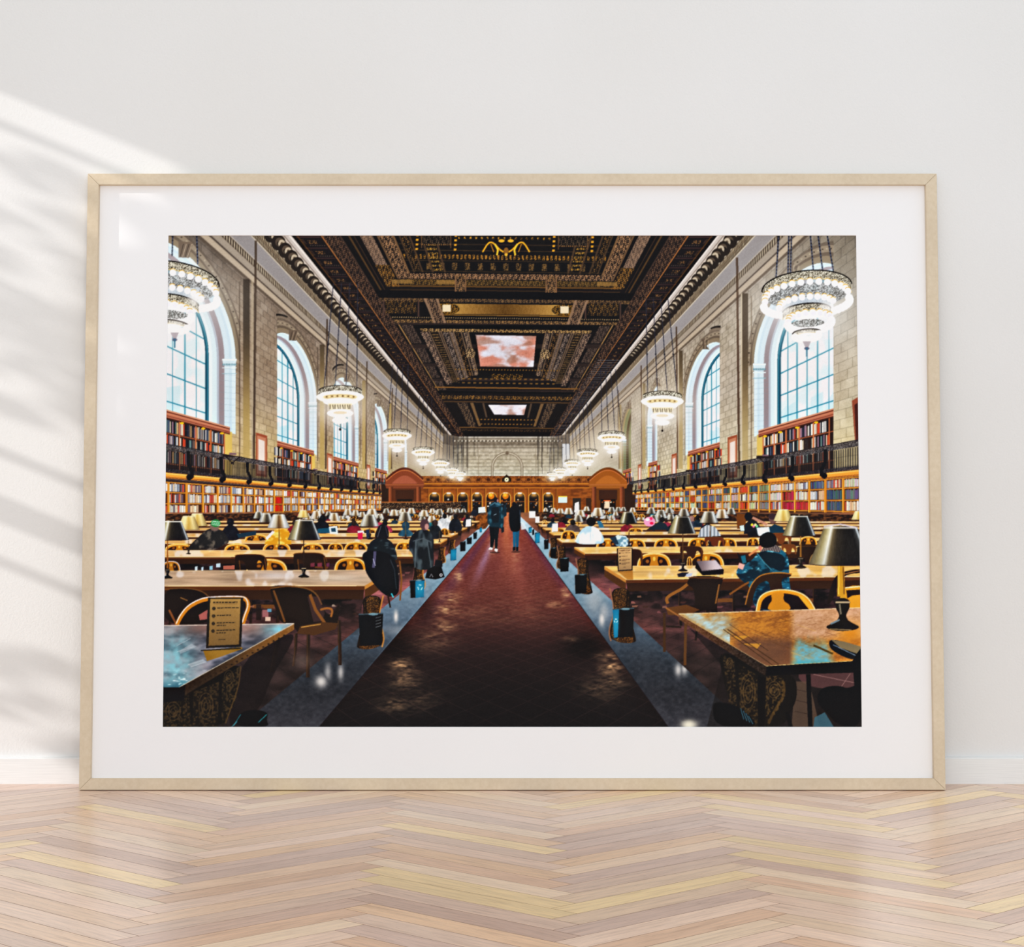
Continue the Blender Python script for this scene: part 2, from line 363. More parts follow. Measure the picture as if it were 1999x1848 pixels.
def paint_print():
    K = Ink(); R = random.Random(11)
    X, Y = np.meshgrid(K.gx, K.gy); A = K.a
    grain = fbm(X*.9, Y*.9, 5, 2)-.5
    # ---------- side walls: u is depth along the wall, s is height over the horizon
    XX, YY, GG, AA = X, Y, grain, A
    ri = int((1003-PY0)*PS); ci = int((VX-PX0)*PS)
    for side in (-1, 1):
        sl = (slice(0, ri), slice(0, ci) if side < 0 else slice(ci, None))
        X, Y, grain, A = XX[sl], YY[sl], GG[sl], AA[sl]
        dx = np.maximum((X-VX)*side, 1.); u = 1000./dx; s = (VY-Y)/dx*(1 if side < 0 else .965)
        base = grad([(-.1, (150, 128, 88)), (.12, (196, 170, 118)), (.3, (184, 164, 130)), (.45, (160, 143, 124)),
                     (.7, (146, 130, 113)), (.9, (132, 119, 106)), (1.3, (122, 114, 107))])(s) if side < 0 else \
               grad([(-.1, (150, 128, 88)), (.12, (205, 188, 146)), (.3, (194, 182, 158)), (.5, (182, 172, 156)),
                     (.75, (172, 160, 142)), (.9, (160, 148, 134)), (1.3, (150, 142, 136))])(s)
        c = base+(fbm(X*.05, Y*.05, 3)[..., None]-.5)*34+grain[..., None]*26
        row = np.floor(s/.0275); fr = s/.0275-row
        ub = u/.062+.5*(row % 2)+hsh(row, row*0, 4)*.3; col = np.floor(ub); fu = ub-col
        tone = (hsh(col, row, 9)-.5)*16
        jl = np.minimum(np.minimum(fr, 1-fr)*.0275*dx, np.minimum(fu, 1-fu)*.062*dx*dx/1000)
        joint = np.clip(1.05-jl, 0, 1)*np.clip((dx-120)/150, 0, 1)
        wallm = (s < .86)
        c = c+np.where(wallm, tone*np.clip((dx-100)/200, 0, 1), 0)[..., None]
        c = c*(1-(.20*joint*wallm)[..., None]); c = c*(1-.30*np.exp(-((X-(330 if side < 0 else 1690))/150)**2-((Y-455)/110)**2))[..., None]
        # entablature: a list of bands (s0, s1, colour), ornaments as patterns along u
        def band(s0, s1, colr, al=1.):
            w = (stp(s0-.003, s0+.003, s)*(1-stp(s1-.003, s1+.003, s))*al)[..., None]
            return w, np.array(colr, np.float32)
        for s0, s1, colr, al in ((.862, .875, (92, 80, 68), .8), (.875, .9, (178, 162, 142), .9), (.9, .908, (84, 74, 66), .9),
                                 (.908, .938, (158, 146, 132), .9), (.968, 1.046, (146, 141, 140), .9), (.966, .972, (176, 166, 154), .9),
                                 (1.046, 1.053, (196, 186, 170), .9), (1.053, 1.1, (126, 112, 94), 1), (1.1, 1.108, (196, 184, 164), .9),
                                 (1.108, 1.178, (84, 73, 62), 1), (1.178, 1.186, (110, 98, 86), .8), (1.186, 1.2, (190, 178, 166), 1), (1.2, 1.206, (120, 108, 100), 1),
                                 (1.206, 1.226, (178, 168, 160), 1), (1.226, 1.242, (206, 196, 188), 1)):
            w, q = band(s0, s1, colr, al); c = c*(1-w)+(q+grain[..., None]*14)*w
        def orn(s0, s1, per, dark, light, duty=.5, al=.9):
            w = band(s0, s1, dark, al)[0]; ph = (u/per) % 1
            t = stp(0, .12, ph)*(1-stp(duty, duty+.12, ph))
            sp = (s-s0)/(s1-s0); t = t*(.45+.55*np.sin(np.clip(sp, 0, 1)*math.pi))
            fade = np.clip(per*dx*dx/1000/2.2, 0, 1); t = t*fade+.5*(1-fade)
            return w, mixc(C3(*dark), C3(*light), t)
        for o in (orn(.938, .966, .017, (66, 56, 48), (186, 172, 150)), orn(1.056, 1.074, .011, (48, 40, 34), (190, 174, 148)),
                  orn(1.08, 1.098, .013, (56, 46, 38), (200, 184, 156))):
            c = c*(1-o[0])+o[1]*o[0]
        # darker, browner stain below the frieze on the left wall, cool light on the right one
        A[...] = c
    for side in (-1, 1):                        # row of rosettes below the ceiling
        k = 1 if side < 0 else 1/.965; u = 1.9
        while u < 8.5:
            d = 1000./u; r_ = .031*d; x, y = VX+side*d, VY-1.143*k*d
            K.ell(x, y, r_*1.02, r_*1.12, (48, 40, 34)); u += .067
            if u > 4.2: continue
            K.ell(x-side*r_*.15, y-r_*.1, r_*.6, r_*.62, (92, 80, 68)); K.ell(x+r_*.1, y+r_*.1, r_*.34, r_*.34, (40, 33, 28))
            x2, y2 = VX+side*1000./(u-.034), VY-1.155*k*1000./(u-.034); K.ell(x2, y2, r_*.5, r_*.6, (176, 162, 142)); K.ell(x2, y2, r_*.2, r_*.25, (96, 82, 68))
    # vignetting warmth towards the far end
    K.glow(905, 900, 90, 70, (196, 176, 140), .4); K.glow(1085, 895, 90, 70, (206, 190, 160), .45)
    # ---------- ceiling
    sl = (slice(0, int((853-PY0)*PS)), slice(int((560-PX0)*PS), int((1410-PX0)*PS)))
    X, Y, grain, A = XX[sl], YY[sl], GG[sl], AA[sl]
    v = np.maximum(VY-Y, 1.); p = (X-VX)/v; w = 1000./v
    CL, CR = -.803, .779
    m = (p > CL) & (p < CR) & (Y < 852)
    ap = np.where(p < 0, p/CL, p/CR)                     # 0 in the middle, 1 at the wall
    n1 = .45*fbm(X*.8, Y*.8, 21, 2)+.55*(.5+.5*np.sin(X*1.05+1.9*np.sin(Y*.62))*np.sin(Y*.95+1.4*np.sin(X*.5))).astype(np.float32); n2 = fbm(ap*60, w*60, 31, 2)
    c = np.zeros_like(A)+C3(24, 18, 17)
    warm = np.clip(1-np.abs(X-900)/500, 0, 1)
    def cb(mask, colr, al=1.):
        c[mask] = c[mask]*(1-al)+np.array(colr, np.float32)*al
    def cbn(mask, d, l, thr=.5, sharp=.12, nn=None):      # carved and gilt: noise between a dark and a light tone
        c[mask] = mixc(C3(*d), C3(*l), stp(thr-sharp, thr+sharp, (n1 if nn is None else nn)[mask]))
    # small coffers along the walls
    st = (ap > .872) & (ap < .985); ph = (w/.083) % 1
    cb(st, (26, 19, 21)); cb(st & ((ph < .12)), (66, 44, 42), .9)
    ornm = st & (np.abs(ph-.5) < .16) & (np.abs(ap-.925) < .02); cbn(ornm, (30, 22, 20), (140, 104, 66), .55)
    cb(st & (ph > .78) & (ph < .86) & ((ap*90) % 1 < .45) & (ap < .955), (128, 108, 92), .8)
    cb(st & (np.abs(ap-.965) < .006) & (np.abs(ph-.5) < .25) & ((w/.01) % 1 < .5), (110, 80, 60), .7)
    cb((ap > .985), (14, 11, 12)); cb(np.abs(ap-.975) < .0035, (120, 84, 40), .7)
    cb((ap > .858) & (ap < .872), (28, 20, 16)); cb(np.abs(ap-.862) < .0035, (176, 120, 70), .85)
    # carved long beam
    bm = (ap > .775) & (ap < .858); cbn(bm, (30, 21, 20), (118, 88, 66), .56); cb(np.abs(ap-.775) < .004, (70, 52, 42))
    cb((ap > .70) & (ap < .772), (19, 15, 15)); cb(np.abs(ap-.735) < .005, (140, 100, 50), .55); cb(np.abs(ap-.712) < .003, (90, 62, 40), .6)
    # cross bays: (w0, w1) of the dark cross beams and the rows between them
    inn = ap < .775
    def vy(y): return 1000./(VY-y)
    def rows(y0, y1): return (Y >= y0-(X-991)*-.006) & (Y < y1-(X-991)*-.006)
    tilt = (X-991)*.012
    Yt = Y-tilt
    def rw(y0, y1): return (Yt >= y0) & (Yt < y1)
    # coffer A (top): an inner dark field with gilt rows
    inA = inn & (Yt < 536) & (ap < .52)
    cb(inA, (18, 15, 14))
    for y0, y1, per, d, l, du in ((463, 467, 11, (20, 16, 13), (190, 140, 50), .4), (498, 507, 8, (24, 18, 12), (170, 124, 50), .55), (514, 528, 25, (16, 13, 12), (120, 92, 52), .4)):
        mm = inA & rw(y0, y1) & (np.abs(X-985) < (300 if y0 > 470 else 90)); t = ((X-per*.3)/per % 1) < du
        cbn(mm & t, d, l, .45)
    for y0 in (478, 490, 510, 531): cb(inA & (np.abs(Yt-y0) < .8), (84, 62, 36), .7)
    for q in (.335, .40, .455, .50): cb(inn & (Yt < 533) & (np.abs(ap-q) < .005), (92, 68, 44), .8)
    cbn(inn & (Yt < 530) & (ap > .345) & (ap < .395) & ((w/.035) % 1 < .5), (24, 19, 15), (178, 138, 62), .5)
    cbn(inn & (Yt < 530) & (ap > .465) & (ap < .497), (18, 14, 13), (150, 112, 60), .62)
    for x0, x1 in ((823, 880), (1090, 1147)):
        mm = (Yt < 480) & (X > x0) & (X < x1); cbn(mm, (14, 12, 12), (104, 84, 62), .6)
        cb((Yt < 486) & (np.abs(X-x0) < 1.1) | (Yt < 486) & (np.abs(X-x1) < 1.1), (110, 80, 48), .8); cb(rw(478, 480) & (X > x0) & (X < x1) & ((X/4.2) % 1 < .5), (150, 110, 60))
        for xx in (x0-9, x1+9): cb((Yt < 495) & (np.abs(X-xx+(Yt-478)*.06) < 2.4) & ((Yt/9) % 1 < .45), (206, 150, 48))
    # rope frame of coffer A
    fr_ = inn & (((ap > .53) & (ap < .60) & (Yt < 546)) | (rw(535, 546) & (ap < .60)))
    cbn(fr_, (34, 26, 22), (170, 132, 96), .52, .1)
    cb(inn & (np.abs(ap-.53) < .005) & (Yt < 536), (120, 92, 62)); cb(inn & (np.abs(ap-.602) < .005) & (Yt < 546), (110, 84, 58))
    pan = inn & (ap > .625) & (ap < .685) & (Yt < 552); cbn(pan, (70, 56, 48), (150, 124, 102), .45, .25)
    cbn(inn & (ap > .615) & (ap < .69) & rw(520, 562), (36, 26, 16), (160, 118, 58), .55)
    rp = inn & rw(547, 558) & (ap < .60); cbn(rp, (34, 26, 18), (128, 98, 50), .5, .2)
    for q in (785, 872, 1185): cb(rw(548, 556) & (np.abs(X-q) < 20), (150, 118, 66), .75)
    cb(inn & rw(559, 561.5) & (ap < .66), (140, 100, 44), .75); cb(inn & rw(567, 568.5) & (ap < .68), (110, 78, 40), .6)
    cb(inn & rw(569, 584) & (ap < .775), (13, 11, 12))
    for xb in (899, 1076): 
        mm = (np.abs(X-xb) < 10) & rw(538, 570); cbn(mm, (40, 30, 24), (150, 116, 78), .5); cb((np.abs(np.abs(X-xb)-10) < 1) & rw(538, 570), (132, 100, 70))
    # shield row
    cbn(inn & rw(584, 591), (40, 30, 24), (124, 96, 62), .5); cbn(inn & rw(626, 632), (40, 30, 24), (150, 118, 76), .5)
    cb(inn & rw(591, 626), (20, 16, 15)); cb(rw(594, 614) & (X > 855) & (X < 1125), (120, 88, 38))
    t = np.clip(1-np.abs(X-985)/125, 0, 1); mm = (rw(594, 614) & (X > 862) & (X < 1112)); q = mixc(C3(196, 158, 92), C3(100, 70, 24), t)-(n1[..., None]-.5)*30
    c = np.where(mm[..., None], q, c)
    cb(inn & rw(615, 617) & (np.abs(X-985) < 132), (140, 104, 44)); cb(inn & rw(620.5, 622.5) & ((X/4.4) % 1 < .5), (176, 150, 110), .9)
    for xs, sg in ((873, 1), (1101, -1)):
        mm = (((X-xs)/24)**2+((Yt-604)/11)**2 < 1); cbn(mm, (34, 26, 14), (150, 112, 44), .5)
        cb((np.abs(X-xs+sg*1) < 8) & rw(596, 610), (226, 206, 172))
    for xs in (783, 1177):
        mm = (np.abs(X-xs) < 30) & rw(590, 614); cbn(mm, (26, 20, 18), (150, 112, 54), .62)
        cb(((np.abs(np.abs(X-xs)-34) < 1.3) & rw(588, 620)), (84, 62, 52))
    for q0 in (.428, .50): cb(inn & rw(584, 632) & (np.abs(ap-q0) < .008), (146, 120, 96), .9)
    cbn(inn & rw(586, 632) & (ap > .436) & (ap < .492), (34, 26, 24), (140, 112, 86), .5)
    # coffer B with the painted clouds
    inB = inn & rw(632, 768); cb(inB, (22, 17, 17))
    cb(inB & rw(633, 643), (16, 13, 13)); cbn(inB & rw(643, 649) & (ap < .62), (46, 34, 26), (178, 146, 98), .5)
    cbn(inB & (ap > .66) & (ap < .74) & rw(634, 764) & (((w-2.85)/.43) % 1 < .75), (34, 26, 25), (96, 78, 66), .5)
    cb(inB & (np.abs(ap-.752) < .005), (190, 150, 96), .8); cb(inB & ((((w-2.85)/.43) % 1) > .8), (70, 52, 44), .6)
    for a0, a1, d, l, thr in ((.575, .63, (44, 34, 32), (150, 126, 106), .5), (.505, .555, (16, 13, 13), (120, 94, 60), .6), (.43, .47, (30, 24, 24), (140, 122, 108), .5),
                              (.395, .415, (80, 66, 58), (130, 112, 98), .5), (.345, .385, (22, 17, 16), (150, 112, 66), .62), (.29, .32, (60, 48, 44), (150, 128, 106), .5)):
        mk = inB & (ap > a0) & (ap < a1) & (Yt > 650) & (Yt < 752-(.63-a1)*60)
        t = ((w/.05) % 1 < .5)
        cbn(mk, d, l, thr, .12, np.where(a0 == .505, n1*.6+t*.4, n1))
    for q0 in (.565, .495, .48, .42, .39, .335, .285): cb(inB & (np.abs(ap-q0) < .005) & (Yt > 648) & (Yt < 752-(.63-q0)*60), (132, 108, 84), .85)
    for y0, per in ((722, 6), (740, 11), (748, 11)): cb(inB & (np.abs(Yt-y0) < 1.2) & (ap < .5) & ((X/per) % 1 < .5), (140, 106, 54), .9)
    cbn((np.abs(X-990) < 30) & rw(730, 739), (18, 14, 13), (160, 118, 50), .58)
    cb(inB & rw(756, 758.5), (128, 92, 46)); cb(inB & rw(764, 772), (14, 12, 12))
    for xx in (918, 1064):
        mm = ((X-xx)**2/90+(Yt-690)**2/110 < 1); cbn(mm, (40, 30, 26), (190, 160, 120), .5)
    # farther coffers
    inC = inn & (Yt >= 772); cb(inC, (24, 18, 17)); cbn(inC & rw(773, 780), (34, 26, 22), (150, 112, 56), .55)
    cb(inC & rw(784, 786), (96, 70, 42)); cbn(inC & rw(787, 836) & (ap > .5) & (ap < .62), (32, 25, 24), (110, 88, 66), .5)
    cb(inC & rw(787, 832) & (np.abs(ap-.44) < .02), (140, 110, 72), .8); cb(inC & (np.abs(ap-.30) < .012) & rw(787, 815), (120, 96, 74), .7)
    for y0 in (819, 828): cb(inC & (np.abs(Yt-y0) < 1.1) & (ap < .45) & ((X/7) % 1 < .5), (140, 104, 50))
    cb(inC & rw(834, 836), (104, 76, 42)); cb(inC & rw(838, 853), (24, 18, 17)); cbn(inC & rw(838, 842), (24, 18, 16), (84, 62, 40), .55)
    cool = (X > 1070) & (ap > .80) & (Y > 700) & ((w/.06) % 1 < .3); cb(cool & m, (136, 142, 152), .5)
    c = c*.90+(grain[..., None])*10
    A[m] = c[m]; X, Y, grain, A = XX, YY, GG, AA
    # painted clouds
    def mural(pts, k):
        def f(x, y):
            t = fbm(x*.024, y*.045, k, 4); g = fbm(x*.03+9, y*.06, k+7, 3)
            q = mixc(C3(186, 128, 112), C3(206, 202, 210), stp(.34, .58, t)); q = mixc(q, C3(150, 112, 96), stp(.5, .66, g)*.75)
            return q+(fbm(x*.5, y*.5, k, 2)[..., None]-.5)*22
        K.poly(pts, f)
    mural([(928, 653), (1047, 655), (1042, 717), (937, 716)], 3); mural([(953, 790), (1028, 790), (1023, 810), (965, 809)], 8)
    for pts in ([(928, 653), (1047, 655), (1042, 717), (937, 716)],): K.line(pts+[pts[0]], 2, (40, 28, 22), .9)
    # gilt winged mask at the top of the ceiling
    K.smooth = True
    for sg in (-1, 1):
        K.line([(988+sg*5, 492), (988+sg*14, 486), (988+sg*24, 474), (988+sg*34, 472), (988+sg*46, 492)], 3, (196, 146, 40))
        K.line([(988+sg*22, 476), (988+sg*16, 488), (988+sg*18, 498)], 3.4, (220, 170, 56)); K.line([(988+sg*30, 476), (988+sg*24, 492)], 2, (150, 108, 30))
        K.ell(988+sg*9, 470, 6, 3, (196, 150, 50))
    K.smooth = False; K.ell(988, 490, 5, 7, (120, 86, 34)); K.ell(988, 497, 3, 3, (200, 154, 60))
    # ---------- far wall
    fw = grad([(852, (196, 188, 174)), (858, (150, 140, 124)), (866, (120, 110, 96)), (873, (176, 166, 148)), (900, (182, 172, 150)), (935, (200, 192, 172))])
    def farw(x, y):
        c = fw(y)+(fbm(x*.25, y*.25, 41)[..., None]-.5)*60
        c = c*(1-.25*((y/7) % 1 < .15)[..., None]); e = np.clip(np.minimum(x-872, 1108-x)/45, 0, 1); return c*(.62+.38*e)[..., None]
    K.poly([(872, 852), (1108, 852), (1108, 938), (872, 938)], farw)
    K.poly([(865, 846), (896, 852), (890, 870), (866, 868)], (104, 94, 82)); K.poly([(1084, 852), (1112, 846), (1112, 868), (1090, 872)], (120, 110, 98))
    K.poly([(866, 866), (884, 870), (884, 938), (866, 938)], (128, 118, 104)); K.poly([(1098, 866), (1112, 866), (1112, 935), (1098, 935)], (196, 196, 196))
    for q in range(60): K.ell(884+q*3.6, 860.5, 1.3, 1.6, (206, 198, 182) if q % 2 else (86, 78, 68))
    K.line([(884, 873), (1100, 873)], 1.2, (80, 72, 62)); K.line([(880, 856), (1104, 856)], 1, (90, 82, 72))
    ar = [(961, 938), (961, 912)]+[(990+29*math.cos(t), 912-28*math.sin(t)) for t in np.linspace(math.pi, 0, 20)]+[(1019, 912), (1019, 938)]
    K.line(ar, 5, (128, 116, 98)); K.line(ar, 2.4, (190, 180, 160)); K.ell(990, 884, 3.4, 4, (120, 108, 92))
    for x in (934, 1046): K.line([(x, 872), (x, 936)], 1.4, (140, 128, 110), .8)
    for q in range(26):
        x = R.choice([R.uniform(884, 934), R.uniform(1048, 1098)]); K.line([(x, 852), (x, R.uniform(880, 932))], .8, (60, 54, 48), .6)
    # ---------- windows, cases and balconies along the walls
    def wl(side, u, s, e=0.): return (VX+side*(1+e)*1000./u, VY-s*1000./u)
    def arch(side, uc, ru, s0, ss, rs, e=0., n=22):
        P = [wl(side, uc-ru, s0, e), wl(side, uc-ru, ss, e)]
        for i in range(n+1):
            t = math.pi*(1-i/n); P.append(wl(side, uc+ru*math.cos(t), ss+rs*math.sin(t), e))
        P.append(wl(side, uc+ru, s0, e)); return P
    BOOK = [(222, 214, 202), (206, 192, 168), (48, 50, 62), (34, 34, 40), (188, 78, 50), (110, 130, 126), (226, 218, 208), (110, 92, 84), (206, 166, 120), (84, 94, 112), (38, 32, 34), (176, 168, 164), (60, 48, 46), (30, 30, 36), (150, 120, 130)]
    PALE = [(236, 228, 212), (224, 206, 176), (240, 236, 228), (206, 164, 132), (188, 92, 70), (206, 200, 196), (146, 150, 160), (226, 190, 150), (120, 104, 110), (232, 222, 190)]
    def books(side, u0, u1, s0, s1, pal, e=0., hue=None, dens=None):
        x0, x1 = sorted((wl(side, u0, 0, e)[0], wl(side, u1, 0, e)[0])); wd = x1-x0
        n = max(2, int(wd/(R.uniform(2.2, 3.2) if dens is None else dens))); x = x0
        while x < x1-.3:
            b = min(R.uniform(.7, 1.35)*wd/n, x1-x); h = R.uniform(.84, .99); uu = [1000.*(1+e)/max(1., abs(q-VX)) for q in (x, x+b)]
            k = R.choice(pal) if hue is None else tuple(max(0, min(255, q+R.uniform(-22, 22))) for q in hue)
            if R.random() > .04:
                P = [(x, VY-s0*1000/uu[0]), (x+b, VY-s0*1000/uu[1]), (x+b, VY-(s0+(s1-s0)*h)*1000/uu[1]), (x, VY-(s0+(s1-s0)*h)*1000/uu[0])]
                K.poly(P, k); K.line([P[0], P[3]], .5, (30, 22, 20), .7)
                if b > 2 and R.random() < .5:
                    hh = R.uniform(.3, .6); K.line([(x, VY-(s0+(s1-s0)*hh)*1000/uu[0]), (x+b, VY-(s0+(s1-s0)*hh)*1000/uu[1])], .9, (k[0]*.5+60, k[1]*.5+60, k[2]*.5+60), .7)
            x += b
    pal_teal = (52, 128, 150)
    geo = {-1: dict(uc=1.583, ss=.537, rs=.243, sill=.279, cb=.254, rail=.178, led=.0945, ledb=.078),
           1: dict(uc=1.78, ss=.574, rs=.226, sill=.296, cb=.27, rail=.185, led=.1, ledb=.082)}
    clipx = {-1: [(300, 470), (541, 640), (651, 700), (732, 760), (790, 800), (822, 830)], 1: [(1460, 1627), (1330, 1405), (1200, 1262), (1200, 1232), (1150, 1170), (1120, 1140)]}
    for side in (-1, 1):
        g = geo[side]
        for b in range(5, -1, -1):
            uc = g['uc']+.80*b; sc = 1/(1+.5*b)
            cx0, cx1 = clipx[side][b]
            if side > 0 and b == 2: cx0, cx1 = 1262, 1283
            strip = K.clipmask([(cx0, 455), (cx1, 455), (cx1, 1000), (cx0, 1000)])
            # archivolt: carved ring round the opening
            for r_, col, al in ((.375, (98, 86, 74), .75), (.362, (150, 136, 118), .9), (.338, (92, 80, 68), .8), (.325, (140, 126, 106), 1)):
                K.poly(arch(side, uc, r_, g['ss'], g['ss'], g['rs']*r_/.30), col, al*.85, strip)
            for i in range(46):
                t = math.pi*i/45; q = wl(side, uc+.35*math.cos(t), g['ss']+g['rs']*1.165*math.sin(t)); rr = 2.0*sc
                K.ell(q[0], q[1], rr, rr*.8, (72, 62, 52) if i % 2 else (170, 156, 134), .8, 0, strip)
            op = arch(side, uc, .30, g['sill']-.02, g['ss'], g['rs'])
            OM = K.clipmask(op) & strip
            if b > 3 and side > 0: continue
            dull = (side > 0 and b == 3)
            K.poly(op, (214, 230, 236) if not dull else (150, 134, 100), 1, strip)
            for e, r_, cc in ((.012, .296, (196, 216, 226)), (.02, .293, (206, 224, 232)), (.034, .287, (150, 138, 140)), (.05, .28, (176, 182, 192)), (.056, .277, (210, 230, 236)), (.068, .268, (224, 240, 244))):
                K.poly(arch(side, uc, r_, g['sill']-.02, g['ss'], g['rs']*r_/.30, e), cc if not dull else (cc[0]*.6, cc[1]*.55, cc[2]*.4), 1, OM)
            for i in range(18):                                        # joints of the reveal
                s_ = g['sill']+.022*i
                if s_ < g['ss']: K.line([wl(side, uc+.31, s_), wl(side, uc+.285, s_, .05)], .6, (130, 150, 160), .45, OM)
            G = K.clipmask(arch(side, uc, .252, g['sill']-.02, g['ss'], g['rs']*.84, .077)) & OM
            K.poly(arch(side, uc, .262, g['sill']-.02, g['ss'], g['rs']*.88, .077), (38, 92, 110) if not dull else (30, 34, 36), 1, OM)
            def sky(x, y):
                t = fbm(x*.06, y*.04, 50+b, 2); return mixc(C3(238, 238, 240), C3(218, 236, 240), stp(.42, .7, t))
            K.poly(op, sky if not dull else (44, 50, 56), 1, G)
            if not dull:
                for q in range(5):                                     # pale buildings outside
                    uq = uc+R.uniform(-.2, .2); K.poly([wl(side, uq, g['sill'], .077), wl(side, uq+.07, g['sill'], .077), wl(side, uq+.07, g['sill']+R.uniform(.05, .14), .077), wl(side, uq, g['sill']+.09, .077)], (190, 224, 232), .55, G)
            for i in range(-4, 5):
                uu = uc+.063*i; wdt = (2.6 if i % 2 == 0 else 1.5)*sc+.3
                K.line([wl(side, uu, .2, .077), wl(side, uu, .95, .077)], wdt, pal_teal if not dull else (90, 100, 104), .85, G)
            for i in range(7):
                s_ = g['sill']-.02+.087*(i+.78); K.line([wl(side, uc-.27, s_, .077), wl(side, uc+.27, s_, .077)], 2.1*sc+.4, pal_teal, .9, G)
            fr_pts = [wl(side, uc+.252, g['sill']-.02, .077), wl(side, uc+.252, g['ss'], .077)]+[wl(side, uc+.252*math.cos(t), g['ss']+g['rs']*.84*math.sin(t), .077) for t in np.linspace(0, 2.6, 18)]
            K.line(fr_pts, 6*sc+.8, (34, 84, 102) if not dull else (36, 40, 42), 1, OM)
            K.line([(q[0]-side*1.2*sc, q[1]) for q in fr_pts], 1.8*sc, (80, 150, 170), .8, OM)
            # capital of the jamb and the keystone
            a0, a1 = wl(side, uc+.30, g['ss']), wl(side, uc+.272, g['ss'], .03)
            h = 29*sc; x0, x1 = sorted((a0[0], a1[0])); x0 -= 2*sc; x1 += 2*sc; yy = a0[1]
            K.poly([(x0, yy), (x1, yy), (x1-2*sc, yy+h*.45), (x0+2*sc, yy+h*.45)], (206, 224, 230), 1, strip)
            K.line([(x0, yy+h*.08), (x1, yy+h*.08)], 2.5*sc, (232, 244, 246), 1, strip)
            for i in range(9): K.ell(x0+(x1-x0)*(i+.5)/9, yy+h*.4, 1.3*sc, 2.4*sc, (110, 140, 150), .9, 0, strip)
            K.line([(x0, yy+h*.62), (x1, yy+h*.62)], 1.6*sc, (226, 240, 244), .9, strip); K.line([(x0, yy+h), (x1, yy+h)], 1.6*sc, (150, 180, 190), .8, strip)
            k0 = wl(side, uc, g['ss']+g['rs']*.97); kk = 22*sc
            K.poly([(k0[0]-kk*.5, k0[1]+kk*.25), (k0[0]+kk*.45, k0[1]+kk*.3), (k0[0]+kk*.75*-side, k0[1]-kk*1.1), (k0[0]-kk*.2*-side-kk*.3, k0[1]-kk*1.2)], (112, 98, 84)) if b < 4 else None
            if b < 4:
                for i in range(4): K.line([(k0[0]-kk*.35+i*kk*.22, k0[1]+kk*.2), (k0[0]-kk*.25+i*kk*.25-side*kk*.2, k0[1]-kk*.95)], 1.4*sc, (168, 152, 132) if i % 2 else (64, 54, 46), .9)
            # hood over the arch near the pier
            hp = [wl(side, uc-.385*math.cos(t), g['ss']+g['rs']*1.30*math.sin(t)) for t in np.linspace(.35, 1.42, 16)]
            hs = K.clipmask([(cx0-2, 455), (cx1+2, 455), (cx1+2, 1000), (cx0-2, 1000)])
            if b in (1, 2, 3): K.line(hp, 7*sc, (44, 37, 32), .9, hs); K.line([(q[0]+side*-4*sc, q[1]+6*sc) for q in hp], 6*sc, (128, 115, 100), .9, hs)
            # upper bookcase
            yc0 = [wl(side, uc-.27, g['sill']), wl(side, uc+.262, g['sill']), wl(side, uc+.262, g['cb']), wl(side, uc-.27, g['cb'])]
            K.poly([wl(side, uc-.27, g['cb']), wl(side, uc+.225, g['cb']), wl(side, uc+.225, g['led']), wl(side, uc-.27, g['led'])], (52, 34, 28), 1, strip)
            K.poly([wl(side, uc+.225, g['cb']+.01), wl(side, uc+.275, g['cb']+.01), wl(side, uc+.275, g['led']), wl(side, uc+.225, g['led'])], (206, 176, 104), 1, strip)
            for r0, r1 in ((g['cb']-.041, g['cb']-.003), (g['cb']-.085, g['cb']-.047), (g['cb']-.13, g['cb']-.092)):
                if b > 3: break
                sv = K.a; 
                for kq in range(6):
                    ua = uc-.27+.0825*kq; ub_ = ua+.0825
                    if side < 0 and not cx0-6 < wl(side, (ua+ub_)/2, 0)[0] < cx1+2: continue
                    if side > 0 and not cx0-2 < wl(side, (ua+ub_)/2, 0)[0] < cx1+4: continue
                    books(side, ua, ub_-.004, r0, r1, BOOK)
                K.line([wl(side, uc-.27, r0-.003), wl(side, uc+.225, r0-.003)], 1.6*sc+.3, (150, 92, 62), 1, strip)
            for kq in range(7): K.line([wl(side, uc-.27+.0825*kq, g['cb']), wl(side, uc-.27+.0825*kq, g['led'])], 2.2*sc+.4, (176, 108, 70), 1, strip)
            K.poly(yc0, (176, 116, 92), 1, strip)
            for f_, cc, wd in ((.06, (206, 150, 122), 2.2), (.25, (96, 54, 40), 1.5), (.45, (190, 132, 106), 2), (.72, (120, 70, 54), 1.2), (.98, (84, 48, 36), 2)):
                s_ = g['sill']+(g['cb']-g['sill'])*f_; K.line([wl(side, uc-.27, s_), wl(side, uc+.262, s_)], wd*sc+.3, cc, .95, strip)
            for kq in range(4):
                q = wl(side, uc-.12+.11*kq, g['cb']-.002); K.ell(q[0], q[1]+1, 4.2*sc, 2.2*sc, (244, 178, 40), 1, 0, strip)
